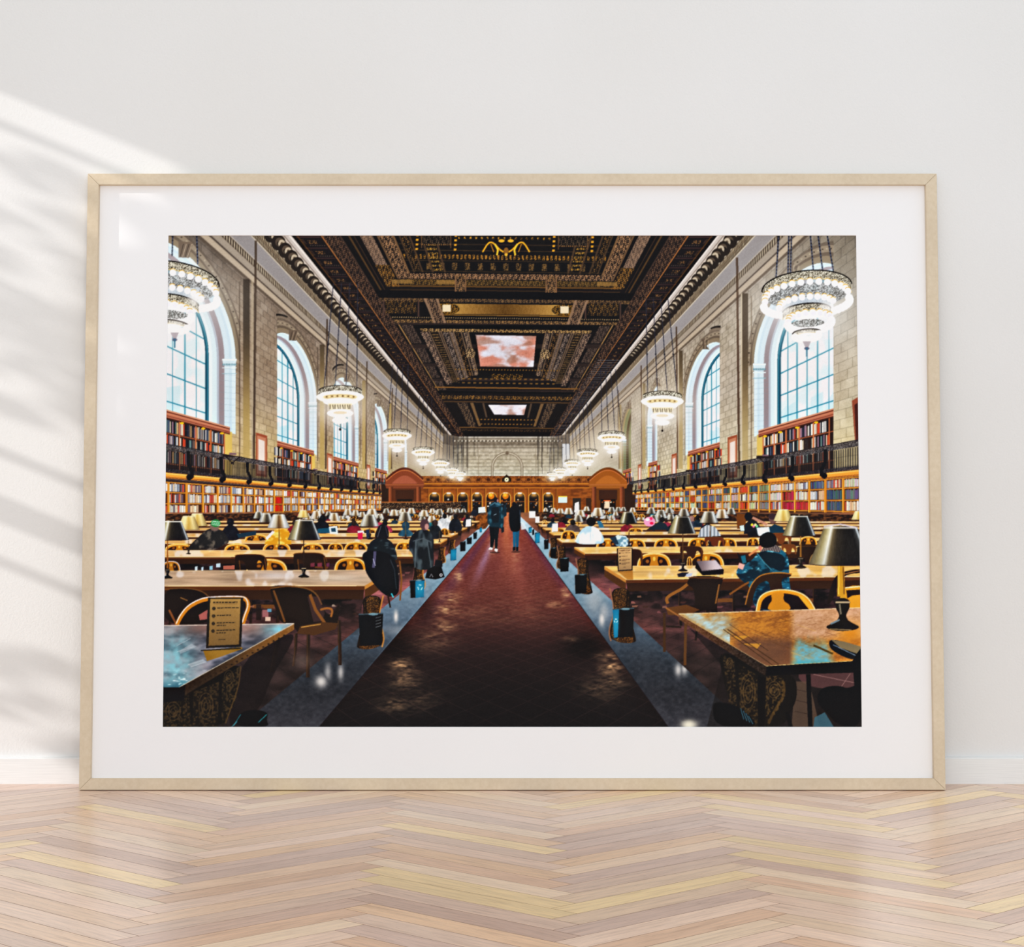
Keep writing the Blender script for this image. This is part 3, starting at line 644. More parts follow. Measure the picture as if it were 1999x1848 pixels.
        # dark pilaster strips, water pipes, doors on the piers
        for b in range(4):
            sc = 1/(1+.5*b); up = g['uc']+.377+.80*b
            x = wl(side, up, 0)[0]; xp = wl(side, up+.066, 0)[0]; yt = VY-(.863 if side < 0 else .89)*1000/up
            if side < 0:
                ws = 13*sc
                K.poly([(x-ws/2, yt), (x+ws/2, yt), (x+ws/2, 915), (x-ws/2, 915)], lambda xx, yy: mixc(C3(62, 52, 42), C3(176, 152, 102), stp(600, 860, yy)), .85)
                K.line([(x-ws, yt+5), (x-ws, 900)], 2.5*sc, (84, 72, 60), .6); K.line([(x+ws*.9, yt), (x+ws*.9, 915)], 4*sc, (176, 160, 136), .6)
                K.line([(xp+2*sc, yt-75*sc), (xp-2*sc, 915)], 4*sc+.5, (72, 58, 46), .8)
            else:
                ws = 12*sc
                K.poly([(x-ws/2, yt), (x+ws/2, yt), (x+ws/2, 915), (x-ws/2, 915)], lambda xx, yy: mixc(C3(72, 60, 46), C3(172, 152, 112), stp(640, 880, yy)), .85)
                K.line([(x+ws, yt+5), (x+ws, 900)], 2.5*sc, (104, 90, 74), .6); K.line([(xp-2*sc, yt-70*sc), (xp+2*sc, 915)], 4*sc+.5, (78, 60, 46), .8); K.line([(x-ws*.6, yt), (x-ws*.6, 915)], 3*sc, (196, 180, 154), .7)
            ud = g['uc']+.452+.80*b; s0, s1 = g['led']+.02, .287 if side < 0 else .306
            P = [wl(side, ud, s0), wl(side, ud+.095, s0), wl(side, ud+.095, s1), wl(side, ud, s1)]
            K.poly(P, (150, 92, 66)); cxm = sum(q[0] for q in P)/4; cym = sum(q[1] for q in P)/4
            K.poly([(cxm+(q[0]-cxm)*.78, cym+(q[1]-cym)*.88) for q in P], (186, 132, 106)); K.poly([(cxm+(q[0]-cxm)*.55, cym+(q[1]-cym)*.72) for q in P], (226, 206, 192))
        if side > 0:
            P = [(1663, 782), (1676, 774), (1676, 862), (1669, 862)]; K.poly(P, (146, 92, 70)); K.poly([(1668, 790), (1676, 785), (1676, 862), (1671, 862)], (86, 50, 42))
        # balcony: rail, balusters, posts, ledge
        um = 4.4 if side < 0 else 4.2
        K.poly([wl(side, 1.4, g['rail']-.012), wl(side, um, g['rail']-.012), wl(side, um, g['led']), wl(side, 1.4, g['led'])], (40, 34, 32), .30)
        n = int((um-1.4)/.0105)
        for i in range(n):
            uu = 1.4+.0105*i; f = 1/(uu/1.5)**1.4
            if uu < 3.4: K.line([wl(side, uu, g['led']+.004), wl(side, uu, g['rail']-.02)], 1.5*f+.25, (26, 24, 26), .8)
        P = [wl(side, 1.4, g['rail']), wl(side, um, g['rail']), wl(side, um, g['rail']-.018), wl(side, 1.4, g['rail']-.018)]
        K.poly(P, lambda x, y: mixc(C3(46, 42, 44), C3(138, 132, 130), stp(.45, .75, fbm(x*1.1, y*1.1, 61, 2))), .85)
        K.line(P[:2], 1.6, (44, 40, 42)); P = [wl(side, 1.4, g['led']+.012), wl(side, um, g['led']+.012), wl(side, um, g['led']), wl(side, 1.4, g['led'])]
        K.poly(P, lambda x, y: mixc(C3(36, 33, 34), C3(110, 102, 96), stp(.5, .74, fbm(x*1.2, y*1.2, 62, 2))), .8)
        # ledge and the lower wall of shelves
        bd = (.066, .0365, .003, -.031) if side < 0 else (.079, .049, .0135, -.02)
        K.poly([wl(side, 1.4, g['led']), wl(side, um, g['led']), wl(side, um, -.2), wl(side, 1.4, -.2)], (60, 38, 22))
        K.poly([wl(side, 1.4, g['led']), wl(side, um, g['led']), wl(side, um, g['ledb']), wl(side, 1.4, g['ledb'])], (214, 146, 66))
        K.line([wl(side, 1.4, g['led']-.003), wl(side, um, g['led']-.003)], 1.5, (244, 196, 118)); K.line([wl(side, 1.4, g['ledb']+.003), wl(side, um, g['ledb']+.003)], 1.6, (140, 84, 36))
        K.poly([wl(side, 1.4, g['ledb']), wl(side, um, g['ledb']), wl(side, um, bd[0]), wl(side, 1.4, bd[0])], (58, 46, 40)); K.line([wl(side, 1.4, g['ledb']-.003), wl(side, um, g['ledb']-.003)], .9, (120, 100, 90))
        du = .0857; u = 1.424 if side < 0 else 1.355; cell = 0
        while u < um-.2:
            K.poly([wl(side, u, bd[0]), wl(side, u+du, bd[0]), wl(side, u+du, -.06), wl(side, u, -.06)], (78, 48, 26))
            hue = None
            for rr in range(3):
                s1, s0 = bd[rr]-.002, bd[rr+1]+.003
                hh = None
                if side > 0:
                    tb = {4: (196, 70, 64), 5: (176, 64, 76), 6: (226, 216, 202), 7: (146, 150, 120), 3: (104, 112, 124), 2: (96, 104, 110), 9: (206, 96, 56)}
                    if R.random() < .75: hh = tb.get(cell, R.choice([(200, 190, 168), (120, 124, 124), (92, 96, 104), (214, 204, 176), (178, 84, 60)]))
                elif cell == 9 and rr: hh = (204, 62, 40)
                elif cell == 10 and rr: hh = (206, 190, 180)
                fillw = du*(R.uniform(.72, .97) if side < 0 else R.uniform(.88, .97))
                books(side, u+.006, u+fillw, s0, s1, PALE, 0, hh, None if hh is None else 1.9)
            for rr in range(4): K.line([wl(side, u, bd[rr]), wl(side, u+du, bd[rr])], 1.9/(u/1.5)+.2, (206, 140, 62))
            K.line([wl(side, u, bd[0]), wl(side, u, -.05)], 4.2/(u/1.5)**1.6+.5, (196, 128, 46)); K.line([wl(side, u+.004, bd[0]), wl(side, u+.004, -.05)], 1/(u/1.5), (240, 184, 92))
            u += du; cell += 1
        K.poly([wl(side, 1.4, -.036), wl(side, um, -.036), wl(side, um, -.2), wl(side, 1.4, -.2)], (34, 24, 20))
        K.line([wl(side, 1.4, -.036 if side < 0 else -.03), wl(side, um, -.04)], 2, (170, 112, 66))
        for i in range(130):
            uu = R.uniform(1.45, 3.2); books(side, uu, uu+.03, -.085, -.045, BOOK) if i < 70 else None
        u0 = 1.609 if side < 0 else 1.618
        for i in range(15):
            uu = u0+.1835*i
            if uu > um: break
            f = 1/(uu/1.6)**1.35; q = wl(side, uu, g['led']); x, y = q; sg = -side
            K.line([(x-2*f*sg, y-52*f*.9), (x-2*f*sg, y-22*f), (x+5*f*sg, y-8*f), (x+6*f*sg, y+4*f), (x-2*f*sg, y+9*f)], 6.5*f+.5, (24, 21, 22)); K.ell(x, y+5*f, 6*f, 6*f, (20, 18, 19))
        for i in range(3):                                             # small reading ledges fixed to the rail
            uu = (1.86 if side < 0 else 1.99)+.80*i; q = wl(side, uu, g['rail']); f = 1/(uu/1.85)**1.4
            K.poly([(q[0]-19*f, q[1]-3*f), (q[0]+19*f, q[1]+3*f*-side-1), (q[0]+19*f, q[1]+3*f), (q[0]-19*f, q[1]+2*f)], (44, 34, 32))
            K.line([(q[0]-12*f, q[1]+2*f), (q[0]+3*f, q[1]+17*f)], 2*f, (40, 32, 30)); K.line([(q[0]+14*f, q[1]+3*f), (q[0]-2*f, q[1]+16*f)], 2*f, (40, 32, 30)); K.poly([(q[0]-6*f, q[1]-6*f), (q[0]+8*f, q[1]-5*f), (q[0]+8*f, q[1]-2*f), (q[0]-6*f, q[1]-2*f)], (120, 96, 100))
    # ---------- wooden screen at the end of the hall
    wood = lambda x, y: mixc(C3(116, 66, 25), C3(150, 90, 36), stp(.3, .7, fbm(x*.12, y*.3, 71)))
    K.poly([(754, 934), (1222, 934), (1222, 1002), (754, 1002)], wood)
    K.poly([(745, 945), (770, 945), (770, 1000), (745, 1000)], (58, 36, 22)); K.poly([(1208, 945), (1235, 945), (1235, 1000), (1208, 1000)], (58, 36, 22))
    K.poly([(820, 929), (1156, 929), (1156, 942), (820, 942)], lambda x, y: mixc(C3(104, 60, 26), C3(160, 104, 50), stp(.38, .66, fbm(x*.9, y*.9, 72, 2))))
    for q in range(34): K.ell(826+q*9.8, 936, 3.6, 2.8, (70, 40, 20) if q % 2 else (166, 110, 56), .8)
    K.line([(816, 944), (1160, 944)], 2, (190, 124, 50)); K.line([(816, 949), (1160, 949)], 1.6, (96, 54, 20)); K.line([(816, 952), (1160, 952)], 2, (176, 112, 42))
    for cx in (790, 1187):
        P = [(cx-38, 947)]+[(cx-36+72*i/20, 935-21*math.sin(math.pi*i/20)) for i in range(21)]+[(cx+38, 947)]
        K.poly(P, (130, 72, 44) if cx < 900 else (150, 92, 34)); K.line(P[1:-1], 4, (92, 48, 30) if cx < 900 else (112, 66, 22)); K.line([(q[0], q[1]+3.5) for q in P[1:-1]], 1.6, (190, 118, 72))
        K.poly([(cx-24, 946)]+[(cx-24+48*i/16, 942-14*math.sin(math.pi*i/16)) for i in range(17)]+[(cx+24, 946)], (156, 92, 66) if cx < 900 else (170, 106, 44))
        K.poly([(cx-38, 944), (cx+38, 944), (cx+36, 953), (cx-36, 953)], (124, 70, 42) if cx < 900 else (150, 94, 38)); K.line([(cx-38, 946), (cx+38, 946)], 1.4, (184, 116, 72))
        K.poly([(cx-32, 953), (cx+32, 953), (cx+32, 1000), (cx-32, 1000)], (96, 52, 26) if cx < 900 else (112, 66, 22))
        for xx in (cx-27, cx+27): K.poly([(xx-4, 950), (xx+4, 950), (xx+4, 1000), (xx-4, 1000)], lambda x, y: mixc(C3(150, 88, 52), C3(84, 44, 22), stp(xx-3, xx+4, x)))
        K.poly([(cx-18, 956), (cx+18, 956), (cx+18, 976), (cx-18, 976)], (72, 40, 22)); K.poly([(cx-15, 974), (cx+15, 974), (cx+15, 996), (cx-15, 996)], (34, 22, 16))
        for q in range(5): K.ell(cx-11+q*5.5, 980, 1.5, 1.5, (240, 220, 180) if q % 2 else (150, 90, 40))
    K.poly([(1181, 978), (1190, 976), (1190, 992), (1179, 992)], (226, 190, 160)); K.line([(1178, 977), (1192, 977)], 2, (206, 96, 40))
    for i, x0 in enumerate(np.linspace(836, 1086, 10)):
        x1 = x0+27.8; cx = (x0+x1)/2-2
        K.poly([(x0, 955), (x1, 955), (x1, 1000), (x0, 1000)], (142, 84, 30), .6)
        for f in (0, 1): K.line([(x0+f, 953), (x0+f, 1000)], 2.4-f, (186, 120, 48) if f else (96, 54, 18))
        if i < 9:
            P = [(cx-10, 1000), (cx-10, 970)]+[(cx-10*math.cos(t), 970-9*math.sin(t)) for t in np.linspace(0, math.pi, 12)]+[(cx+10, 970), (cx+10, 1000)]
            K.poly(P, (36, 26, 20)); K.line(P, 1.4, (206, 146, 64))
            K.ell(cx, 962.5, 4.5, 1.7, (255, 246, 224)); K.glow(cx, 966, 7, 4, (240, 180, 90), .7)
            if i in (4, 5): K.ell(cx, 968, 6, 6, (196, 116, 24)); K.ell(cx-1, 966, 3.6, 3.4, (236, 166, 60))
            for q in range(8): K.ell(cx+R.uniform(-8, 8), R.uniform(974, 994), R.uniform(.8, 2.4), R.uniform(.8, 2), R.choice([(236, 226, 210), (120, 80, 40), (200, 160, 110), (90, 110, 120), (196, 120, 40)]), .85)
            K.poly([(cx-10, 978), (cx+10, 978), (cx+10, 980), (cx-10, 980)], (150, 92, 36), .7)
    K.poly([(1090, 970), (1107, 970), (1107, 981), (1090, 981)], (206, 238, 244)); K.line([(1090, 969), (1107, 969)], 2, (240, 190, 60))
    K.poly([(1118, 972), (1134, 972), (1134, 1000), (1118, 1000)], (60, 46, 34)); K.poly([(1122, 982), (1130, 979), (1131, 1000), (1121, 1000)], (232, 224, 216)); K.poly([(1144, 972), (1154, 972), (1154, 1000), (1144, 1000)], (70, 44, 26))
    K.poly([(980, 940), (980, 934), (985, 930), (989, 926), (994, 930), (998, 934), (998, 940)], (50, 30, 18)); K.ell(989, 936, 4.2, 4.4, (250, 236, 180)); K.ell(989, 936, 1.2, 1.2, (60, 44, 20))
    # ---------- floor
    sl = (slice(int((1000-PY0)*PS), None), slice(0, None)); X, Y, A = XX[sl], YY[sl], AA[sl]
    vv = np.maximum(Y-VY, 1.); q = (X-VX)/vv; Z = 900./vv
    t = Y
    car = grad([(1005, (150, 92, 62)), (1040, (124, 66, 56)), (1100, (112, 58, 54)), (1150, (104, 54, 46)), (1190, (88, 46, 40)), (1230, (66, 36, 33)), (1280, (42, 27, 26)), (1340, (28, 21, 21)), (1420, (20, 17, 18))])(t)
    cen = np.exp(-((q+.02+.03*np.sin(Y*.05))/.16)**2)*np.clip((1150-Y)/120, 0, 1)
    car = mixc(car, C3(196, 128, 86), cen*.55); cen2 = np.exp(-((q-.16)/.12)**2)*np.clip((1250-Y)/150, 0, 1); car = mixc(car, C3(168, 100, 84), cen2*.3)
    car = mixc(car, C3(150, 118, 140), np.exp(-((q+.42)/.07)**2-((Y-1085)/45)**2)*.75)
    car = mixc(car, C3(84, 50, 82), np.exp(-((np.abs(q)-.70)/.09)**2)*np.clip((1230-Y)/120, 0, 1)*.5)
    sh = np.exp(-((X-765)/55)**2-((Y-1258)/38)**2)+np.exp(-((X-1140)/45)**2-((Y-1262)/26)**2)*1.2+np.exp(-((X-830)/22)**2-((Y-1185)/30)**2)*.6; car = car*(1-.62*np.clip(sh, 0, 1))[..., None]
    dark = np.exp(-((X-985)/260)**2-((Y-1420)/170)**2); car = car*(1-.25*dark[..., None])
    # sun glints
    gl = np.zeros_like(X)
    for gx, gy, rx, ry, a in ((893, 1125, 9, 13, .95), (880, 1165, 22, 13, .8), (872, 1190, 26, 14, .7), (868, 1220, 24, 18, .55), (845, 1250, 40, 22, .38), (785, 1298, 22, 13, .75), (790, 1325, 30, 26, .55), (770, 1375, 34, 16, .45), (800, 1360, 55, 32, .25),
                             (1104, 1158, 9, 14, .8), (1085, 1180, 22, 9, .5), (1185, 1285, 18, 11, .9), (1190, 1305, 22, 14, .85), (1200, 1330, 26, 16, .5), (1175, 1340, 40, 30, .3), (1112, 1247, 14, 5, .4), (930, 1200, 70, 26, .22), (1020, 1190, 90, 40, .14), (960, 1065, 8, 22, .6), (1008, 1085, 10, 30, .4)):
        gl = np.maximum(gl, a*np.exp(-((X-gx)/rx)**2-((Y-gy)/ry)**2))
    rip = np.clip(.1+1.7*(fbm(X*.10, Y*.34, 81, 3)-.18), 0, 1.3)
    tid = hsh(np.floor((q+Z)/.204), np.floor((q-Z)/.204), 12); gl = gl*(.55+.75*tid)
    car = mixc(car, C3(206, 168, 128), np.clip(gl*rip, 0, 1)*.9)
    da = ((q+Z*1.0)/.204) % 1; db = ((q-Z*1.0)/.204) % 1
    pw = .204*vv
    ln = np.clip(1.1-np.minimum(np.minimum(da, 1-da), np.minimum(db, 1-db))*pw*.62, 0, 1)*np.clip((vv-60)/160, 0, 1)
    car = mixc(car, np.where((gl > .35)[..., None], car*.45, car*1.25+C3(26, 16, 14)), ln*.62)
    car = car+(fbm(X*.25, Y*.9, 83, 2)[..., None]-.5)*np.clip((1300-Y)/6, 6, 26)[..., None]
    gry = grad([(1005, (190, 206, 216)), (1060, (140, 164, 178)), (1150, (116, 136, 150)), (1200, (96, 112, 126)), (1240, (70, 82, 94)), (1290, (48, 54, 62)), (1350, (42, 44, 50)), (1420, (58, 58, 64))])(t)
    gry = gry+(fbm(X*.15, Y*.2, 85)[..., None]-.5)*26
    gs = np.zeros_like(X)
    for gx, gy, rx, ry, a in ((773, 1203, 4, 11, 1), (665, 1312, 6, 16, .7), (1175, 1208, 6, 14, .9), (1178, 1195, 10, 20, .5), (627, 1330, 12, 12, .9), (640, 1312, 7, 18, .6), (1324, 1307, 7, 13, .8), (1336, 1305, 7, 12, .8), (1345, 1415, 14, 9, .8), (780, 1230, 30, 10, .3), (1160, 1170, 20, 30, .4)):
        gs = np.maximum(gs, a*np.exp(-((X-gx)/rx)**2-((Y-gy)/ry)**2))
    gry = mixc(gry, C3(214, 210, 206), gs*.95)
    til = grad([(1005, (120, 84, 60)), (1080, (112, 70, 66)), (1150, (130, 84, 84)), (1220, (96, 62, 60)), (1290, (50, 38, 36)), (1420, (40, 32, 32))])(t)
    til = til*(.55+.9*fbm(X*.035, Y*.07, 87, 3))[..., None]; til = mixc(til, C3(24, 18, 18), ln*.55)
    fl = np.where(((q > -.849) & (q < .723))[..., None], car, np.where(((q > -1.21) & (q < 1.088))[..., None], gry, til))
    edge = np.minimum(np.abs(q+.849), np.abs(q-.723))*vv; fl = mixc(fl, C3(26, 16, 20), np.clip(1.3-edge, 0, 1)*.8)
    e2 = np.abs(q+.858)*vv; fl = mixc(fl, C3(150, 176, 190), np.clip(1-e2, 0, 1)*.5*np.clip((1330-Y)/100, 0, 1))
    A[...] = fl
    return K, R, wl, wood

def paint_hall_life(K, R):
    K.smooth = True
    def gr(st): 
        f = grad(st); return f
    SH_DARK = gr([(0, (108, 100, 78)), (.1, (150, 138, 102)), (.19, (196, 188, 158)), (.23, (224, 222, 208)), (.30, (112, 100, 76)), (.42, (56, 49, 38)), (.6, (36, 32, 28)), (.82, (34, 32, 30)), (.91, (70, 70, 68)), (.95, (190, 196, 196)), (1, (74, 76, 76))])
    SH_LITE = gr([(0, (150, 150, 148)), (.15, (222, 216, 206)), (.35, (196, 182, 156)), (.5, (104, 78, 48)), (.62, (150, 122, 84)), (.78, (230, 224, 212)), (1, (140, 140, 138))])
    SH_GOLD = gr([(0, (206, 190, 140)), (.3, (236, 216, 160)), (.5, (196, 160, 88)), (.75, (226, 204, 144)), (1, (140, 120, 80))])
    SH_MID = gr([(0, (150, 150, 142)), (.15, (214, 208, 194)), (.32, (150, 140, 120)), (.5, (74, 62, 48)), (.68, (96, 88, 76)), (.85, (214, 214, 208)), (1, (120, 124, 124))])
    def shade(cx, top, W, f, hk=.57):
        h = hk*W; tw = .53*W
        def col(x, y):
            k = np.clip((y-top)/h, 0, 1); ww = tw+(W-tw)*k; t = (x-cx)/ww+.5
            c = f(np.clip(t, 0, 1))+(fbm(x*.7, y*.15, 91, 2)[..., None]-.5)*16; return c*(1.06-.14*k)[..., None]
        P = [(cx-tw/2, top), (cx-tw*.4, top-W*.03), (cx+tw*.4, top-W*.03), (cx+tw/2, top), (cx+W/2, top+h), (cx+W*.3, top+h+W*.02), (cx-W*.3, top+h+W*.02), (cx-W/2, top+h)]
        K.smooth = False; K.poly(P, col); K.smooth = True; K.line([P[0], P[3]], max(.7, W*.025), (226, 220, 206), .8); K.line([P[7], P[6], P[5], P[4]], max(.5, W*.012), (30, 26, 24), .7)
        if W > 24: K.ell(cx, top-W*.045, W*.025, W*.025, (150, 130, 100))
    def stem(cx, y0, y1, W, col=(92, 66, 34), dark=(26, 22, 22)):
        s_ = W; vy_ = y1-.50*s_
        if vy_ > y0: K.line([(cx, y0), (cx, vy_)], .045*s_, col, 1, None, .085*s_)
        K.poly([(cx-.06*s_, vy_), (cx+.06*s_, vy_), (cx+.13*s_, vy_+.06*s_), (cx+.11*s_, vy_+.1*s_), (cx+.12*s_, vy_+.16*s_), (cx+.05*s_, vy_+.28*s_), (cx+.07*s_, vy_+.33*s_), (cx+.1*s_, vy_+.38*s_), (cx+.24*s_, y1-.05*s_), (cx+.27*s_, y1), (cx, y1+.05*s_), (cx-.27*s_, y1), (cx-.24*s_, y1-.05*s_), (cx-.1*s_, vy_+.38*s_), (cx-.07*s_, vy_+.33*s_), (cx-.05*s_, vy_+.28*s_), (cx-.12*s_, vy_+.16*s_), (cx-.11*s_, vy_+.1*s_), (cx-.13*s_, vy_+.06*s_)], dark)
        K.ell(cx, y1-.02*s_, .27*s_, .065*s_, dark); K.line([(cx-.12*s_, vy_+.07*s_), (cx+.12*s_, vy_+.07*s_)], .03*s_, (170, 150, 120)); K.line([(cx-.05*s_, vy_+.1*s_), (cx-.03*s_, vy_+.27*s_)], .03*s_, (140, 130, 110), .8)
        K.line([(cx-.2*s_, y1-.07*s_), (cx-.05*s_, y1-.14*s_)], .03*s_, (120, 134, 138), .9); K.line([(cx-.22*s_, y1+.015*s_), (cx+.15*s_, y1+.03*s_)], .02*s_, (150, 130, 90), .8)
    def hoop(cx, top, w, base, lit=1., blue=False):
        g1 = (206*lit, 138*lit, 44*lit); g2 = (248*lit, 206*lit, 140*lit) if not blue else (206, 206, 222); dk = (46, 28, 16)
        h = base-top
        P = [(cx-w/2, base), (cx-w*.47, base-h*.5), (cx-w*.36, base-h*.86), (cx-w*.15, top), (cx+w*.15, top), (cx+w*.36, base-h*.86), (cx+w*.47, base-h*.5), (cx+w/2, base)]
        K.poly(P, dk); K.line([(q[0]+(cx-q[0])*.06, q[1]+h*.08) for q in P], max(1.4, .1*w), g1); K.line([(q[0], q[1]+h*.02) for q in P], max(.8, .035*w), g2, .9)
        K.poly([(cx-.13*w, top+h*.1), (cx+.13*w, top+h*.1), (cx+.1*w, top+h*.5), (cx+.16*w, base), (cx-.16*w, base), (cx-.1*w, top+h*.5)], (178*lit, 120*lit, 36*lit)); K.ell(cx, top+h*.38, .04*w, h*.16, (236*lit, 190*lit, 96*lit), .8)
        for sg in (-1, 1): K.ell(cx+sg*.2*w, top+h*.55, .055*w, h*.13, (160*lit, 104*lit, 40*lit), .9)
    def backc(cx, top, w, h, c1=(40, 25, 16), c2=(118, 78, 34)):
        P = [(cx-w*.5, top+h*.1), (cx-w*.42, top), (cx+w*.25, top-h*.02), (cx+w*.44, top+h*.12), (cx+w*.5, top+h*.5), (cx+w*.47, top+h), (cx+w*.4, top+h), (cx+w*.36, top+h*.5), (cx+w*.2, top+h*.3), (cx+w*.14, top+h), (cx-w*.14, top+h), (cx-w*.2, top+h*.4), (cx-w*.38, top+h*.35), (cx-w*.4, top+h), (cx-w*.46, top+h)]
        K.poly(P, c1); K.line([P[0], P[1], P[2], P[3], P[4]], max(.9, .02*w), c2, .9); K.line([(cx-w*.36, top+h*.36), (cx-w*.33, top+h*.98)], max(.8, .03*w), c2, .8); K.line([(cx+w*.42, top+h*.25), (cx+w*.47, top+h)], max(.8, .035*w), c2, .8)
    def carved(P, c1, c2, k=0, sc=.35, a=1.):
        K.poly(P, lambda x, y: mixc(C3(*c1), C3(*c2), stp(.44, .72, fbm(x*sc*2.2, y*sc*2.2, 100+k, 2))), a)
    def person(cx, hy, hr, body, w, h, hair, lean=0):
        P = [(cx-w*.5, hy+hr+h), (cx-w*.48, hy+hr+h*.45), (cx-w*.32, hy+hr+h*.08), (cx-w*.1, hy+hr*.6), (cx+w*.1, hy+hr*.6), (cx+w*.34, hy+hr+h*.1), (cx+w*.5, hy+hr+h*.5), (cx+w*.5, hy+hr+h)]
        K.poly(P, lambda x, y: np.clip(C3(*body)*(.75+.5*fbm(x*.2, y*.2, 110, 2))[..., None], 0, 255)); K.ell(cx+lean, hy, hr*.86, hr, hair); K.ell(cx+lean-hr*.25, hy-hr*.3, hr*.35, hr*.35, tuple(min(255, q+26) for q in hair), .6)
    def binp(x0, x1, y0, y1, face=(24, 26, 30), blue=0, left=False):
        d = (x1-x0)*.06
        K.poly([(x0, y0+2), (x1, y0), (x1-d, y1-(y1-y0)*.04), (x0+d, y1)], (16, 17, 20))
        if blue: 
            xa, xb = (x0, x0+(x1-x0)*blue) if left else (x1-(x1-x0)*blue, x1)
            K.poly([(xa, y0+3), (xb, y0+2), (xb-d, y1-2), (xa+(d if left else 0), y1)], (28, 106, 134)); K.glow((xa+xb)/2, (y0+y1)/2, (xb-xa)*.5, (y1-y0)*.4, (50, 150, 176), .6)
            if y1-y0 > 28:
                mx, my, r_ = (xa+xb)/2, y0+(y1-y0)*.42, (xb-xa)*.26
                for q in range(3):
                    t = q*2.094; K.line([(mx+r_*math.cos(t), my+r_*1.2*math.sin(t)), (mx+r_*math.cos(t+1.2), my+r_*1.2*math.sin(t+1.2))], 1.6, (200, 232, 238), .9)
        K.line([(x0, y0+2), (x1, y0)], max(1, (x1-x0)*.05), (70, 84, 92), .9); K.ell((x0+x1)/2+(x1-x0)*.1, y0+1.5, (x1-x0)*.2, (x1-x0)*.05, (120, 150, 160), .8)
    # --- far clutter between the shelves and the tables
    for sd, xa, xb in ((-1, 322, 950), (1, 1032, 1680)):
        K.poly([(xa, 1003), (xb, 1000), (xb+(0 if sd < 0 else 0), 1016), (xb-60*-sd*-1 if False else xb, 1020), (xa, 1075)] if sd < 0 else [(xa, 1000), (xb, 1004), (xb, 1080), (xa+30, 1020)],
               lambda x, y: mixc(C3(46, 30, 22), C3(112, 74, 44), stp(.4, .75, fbm(x*.2, y*.4, 120, 3))))
    K.poly([(930, 1004), (952, 1004), (955, 1022), (948, 1032), (925, 1034)], lambda x, y: mixc(C3(92, 54, 22), C3(140, 88, 38), stp(.4, .6, fbm(x*.2, y*.2, 121, 2))))
    K.poly([(744, 980), (900, 980), (900, 996), (744, 996)], lambda x, y: mixc(C3(44, 30, 22), C3(150, 122, 90), stp(.5, .7, fbm(x*.9, y*.8, 122, 2)))); K.line([(744, 980), (880, 980)], 2, (150, 96, 48))
    CL = [(30, 34, 42), (40, 60, 70), (210, 214, 216), (150, 60, 80), (60, 84, 100), (24, 24, 28), (196, 190, 184), (90, 76, 70), (46, 110, 120), (120, 40, 50)]
    for i in range(150):
        sd = R.choice((-1, 1)); d = R.uniform(.0, 1); yb = 998+d*26; half = 40+R.random()*(d*0+1)*330
        x = VX+sd*(42+half); r_ = 2.0+d*2.4
        if 930 < x < 1034: continue
        ch = R.random()
        if ch < .42: person(x, yb, r_, R.choice(CL), r_*5, r_*2.6, R.choice([(30, 24, 22), (60, 40, 30), (24, 22, 26), (120, 90, 60)]))
        elif ch < .72: shade(x, yb-6, R.uniform(9, 15)+d*8, R.choice([SH_LITE, SH_LITE, SH_MID]))
        else: hoop(x, yb, 9+d*12, yb+5+d*4, R.uniform(.8, 1.05))
    for x, t_, W in ((505, 999, 22), (519, 1002, 27), (592, 996, 24), (618, 998, 26), (652, 1002, 27), (679, 994, 20), (694, 996, 18), (726, 994, 28), (754, 993, 15), (769, 995, 20), (786, 993, 16), (803, 992, 18), (828, 996, 21), (844, 993, 14), (858, 994, 18), (878, 992, 14), (893, 993, 13), (905, 993, 12),
                     (1065, 992, 11), (1080, 992, 14), (1094, 993, 16), (1110, 992, 20), (1133, 996, 22), (1145, 989, 14), (1167, 992, 26), (1194, 990, 16), (1207, 990, 14), (1217, 990, 12), (1235, 991, 14), (1271, 991, 20), (1290, 996, 26), (1306, 991, 18), (1335, 993, 24), (1356, 991, 20), (1409, 995, 28), (1427, 992, 20)):
        shade(x, t_, W, SH_LITE if R.random() < .6 else SH_MID)
    # --- tables from far to near, one list for each side of the aisle
    tabs = {-1: [(936, 1017, 931, 1019, 1034), (926, 1023, 918, 1026, 1045), (912, 1030, 902, 1034, 1058), (894, 1040, 878, 1047, 1080), (873, 1051.5, 859, 1060, 1100), (837, 1072.6, 811, 1086, 1152), (765, 1112, 712, 1143, 1268)],
            1: [(1045, 1018, 1049, 1020, 1036), (1051, 1023.5, 1056, 1027, 1048), (1059, 1030, 1066, 1034, 1062), (1072, 1038.5, 1082, 1044, 1090), (1087, 1051, 1098, 1058, 1112), (1121, 1068, 1142, 1080, 1160), (1180, 1105, 1222, 1131, 1256)]}
    TOPC = {-1: [(206, 160, 100)]*3+[(206, 158, 96), (204, 160, 104), (206, 164, 112), (172, 146, 122)], 1: [(206, 160, 100)]*3+[(210, 164, 98), (214, 172, 110), (212, 172, 108), (204, 162, 98)]}
    lfar = {-1: 312, 1: 1690}
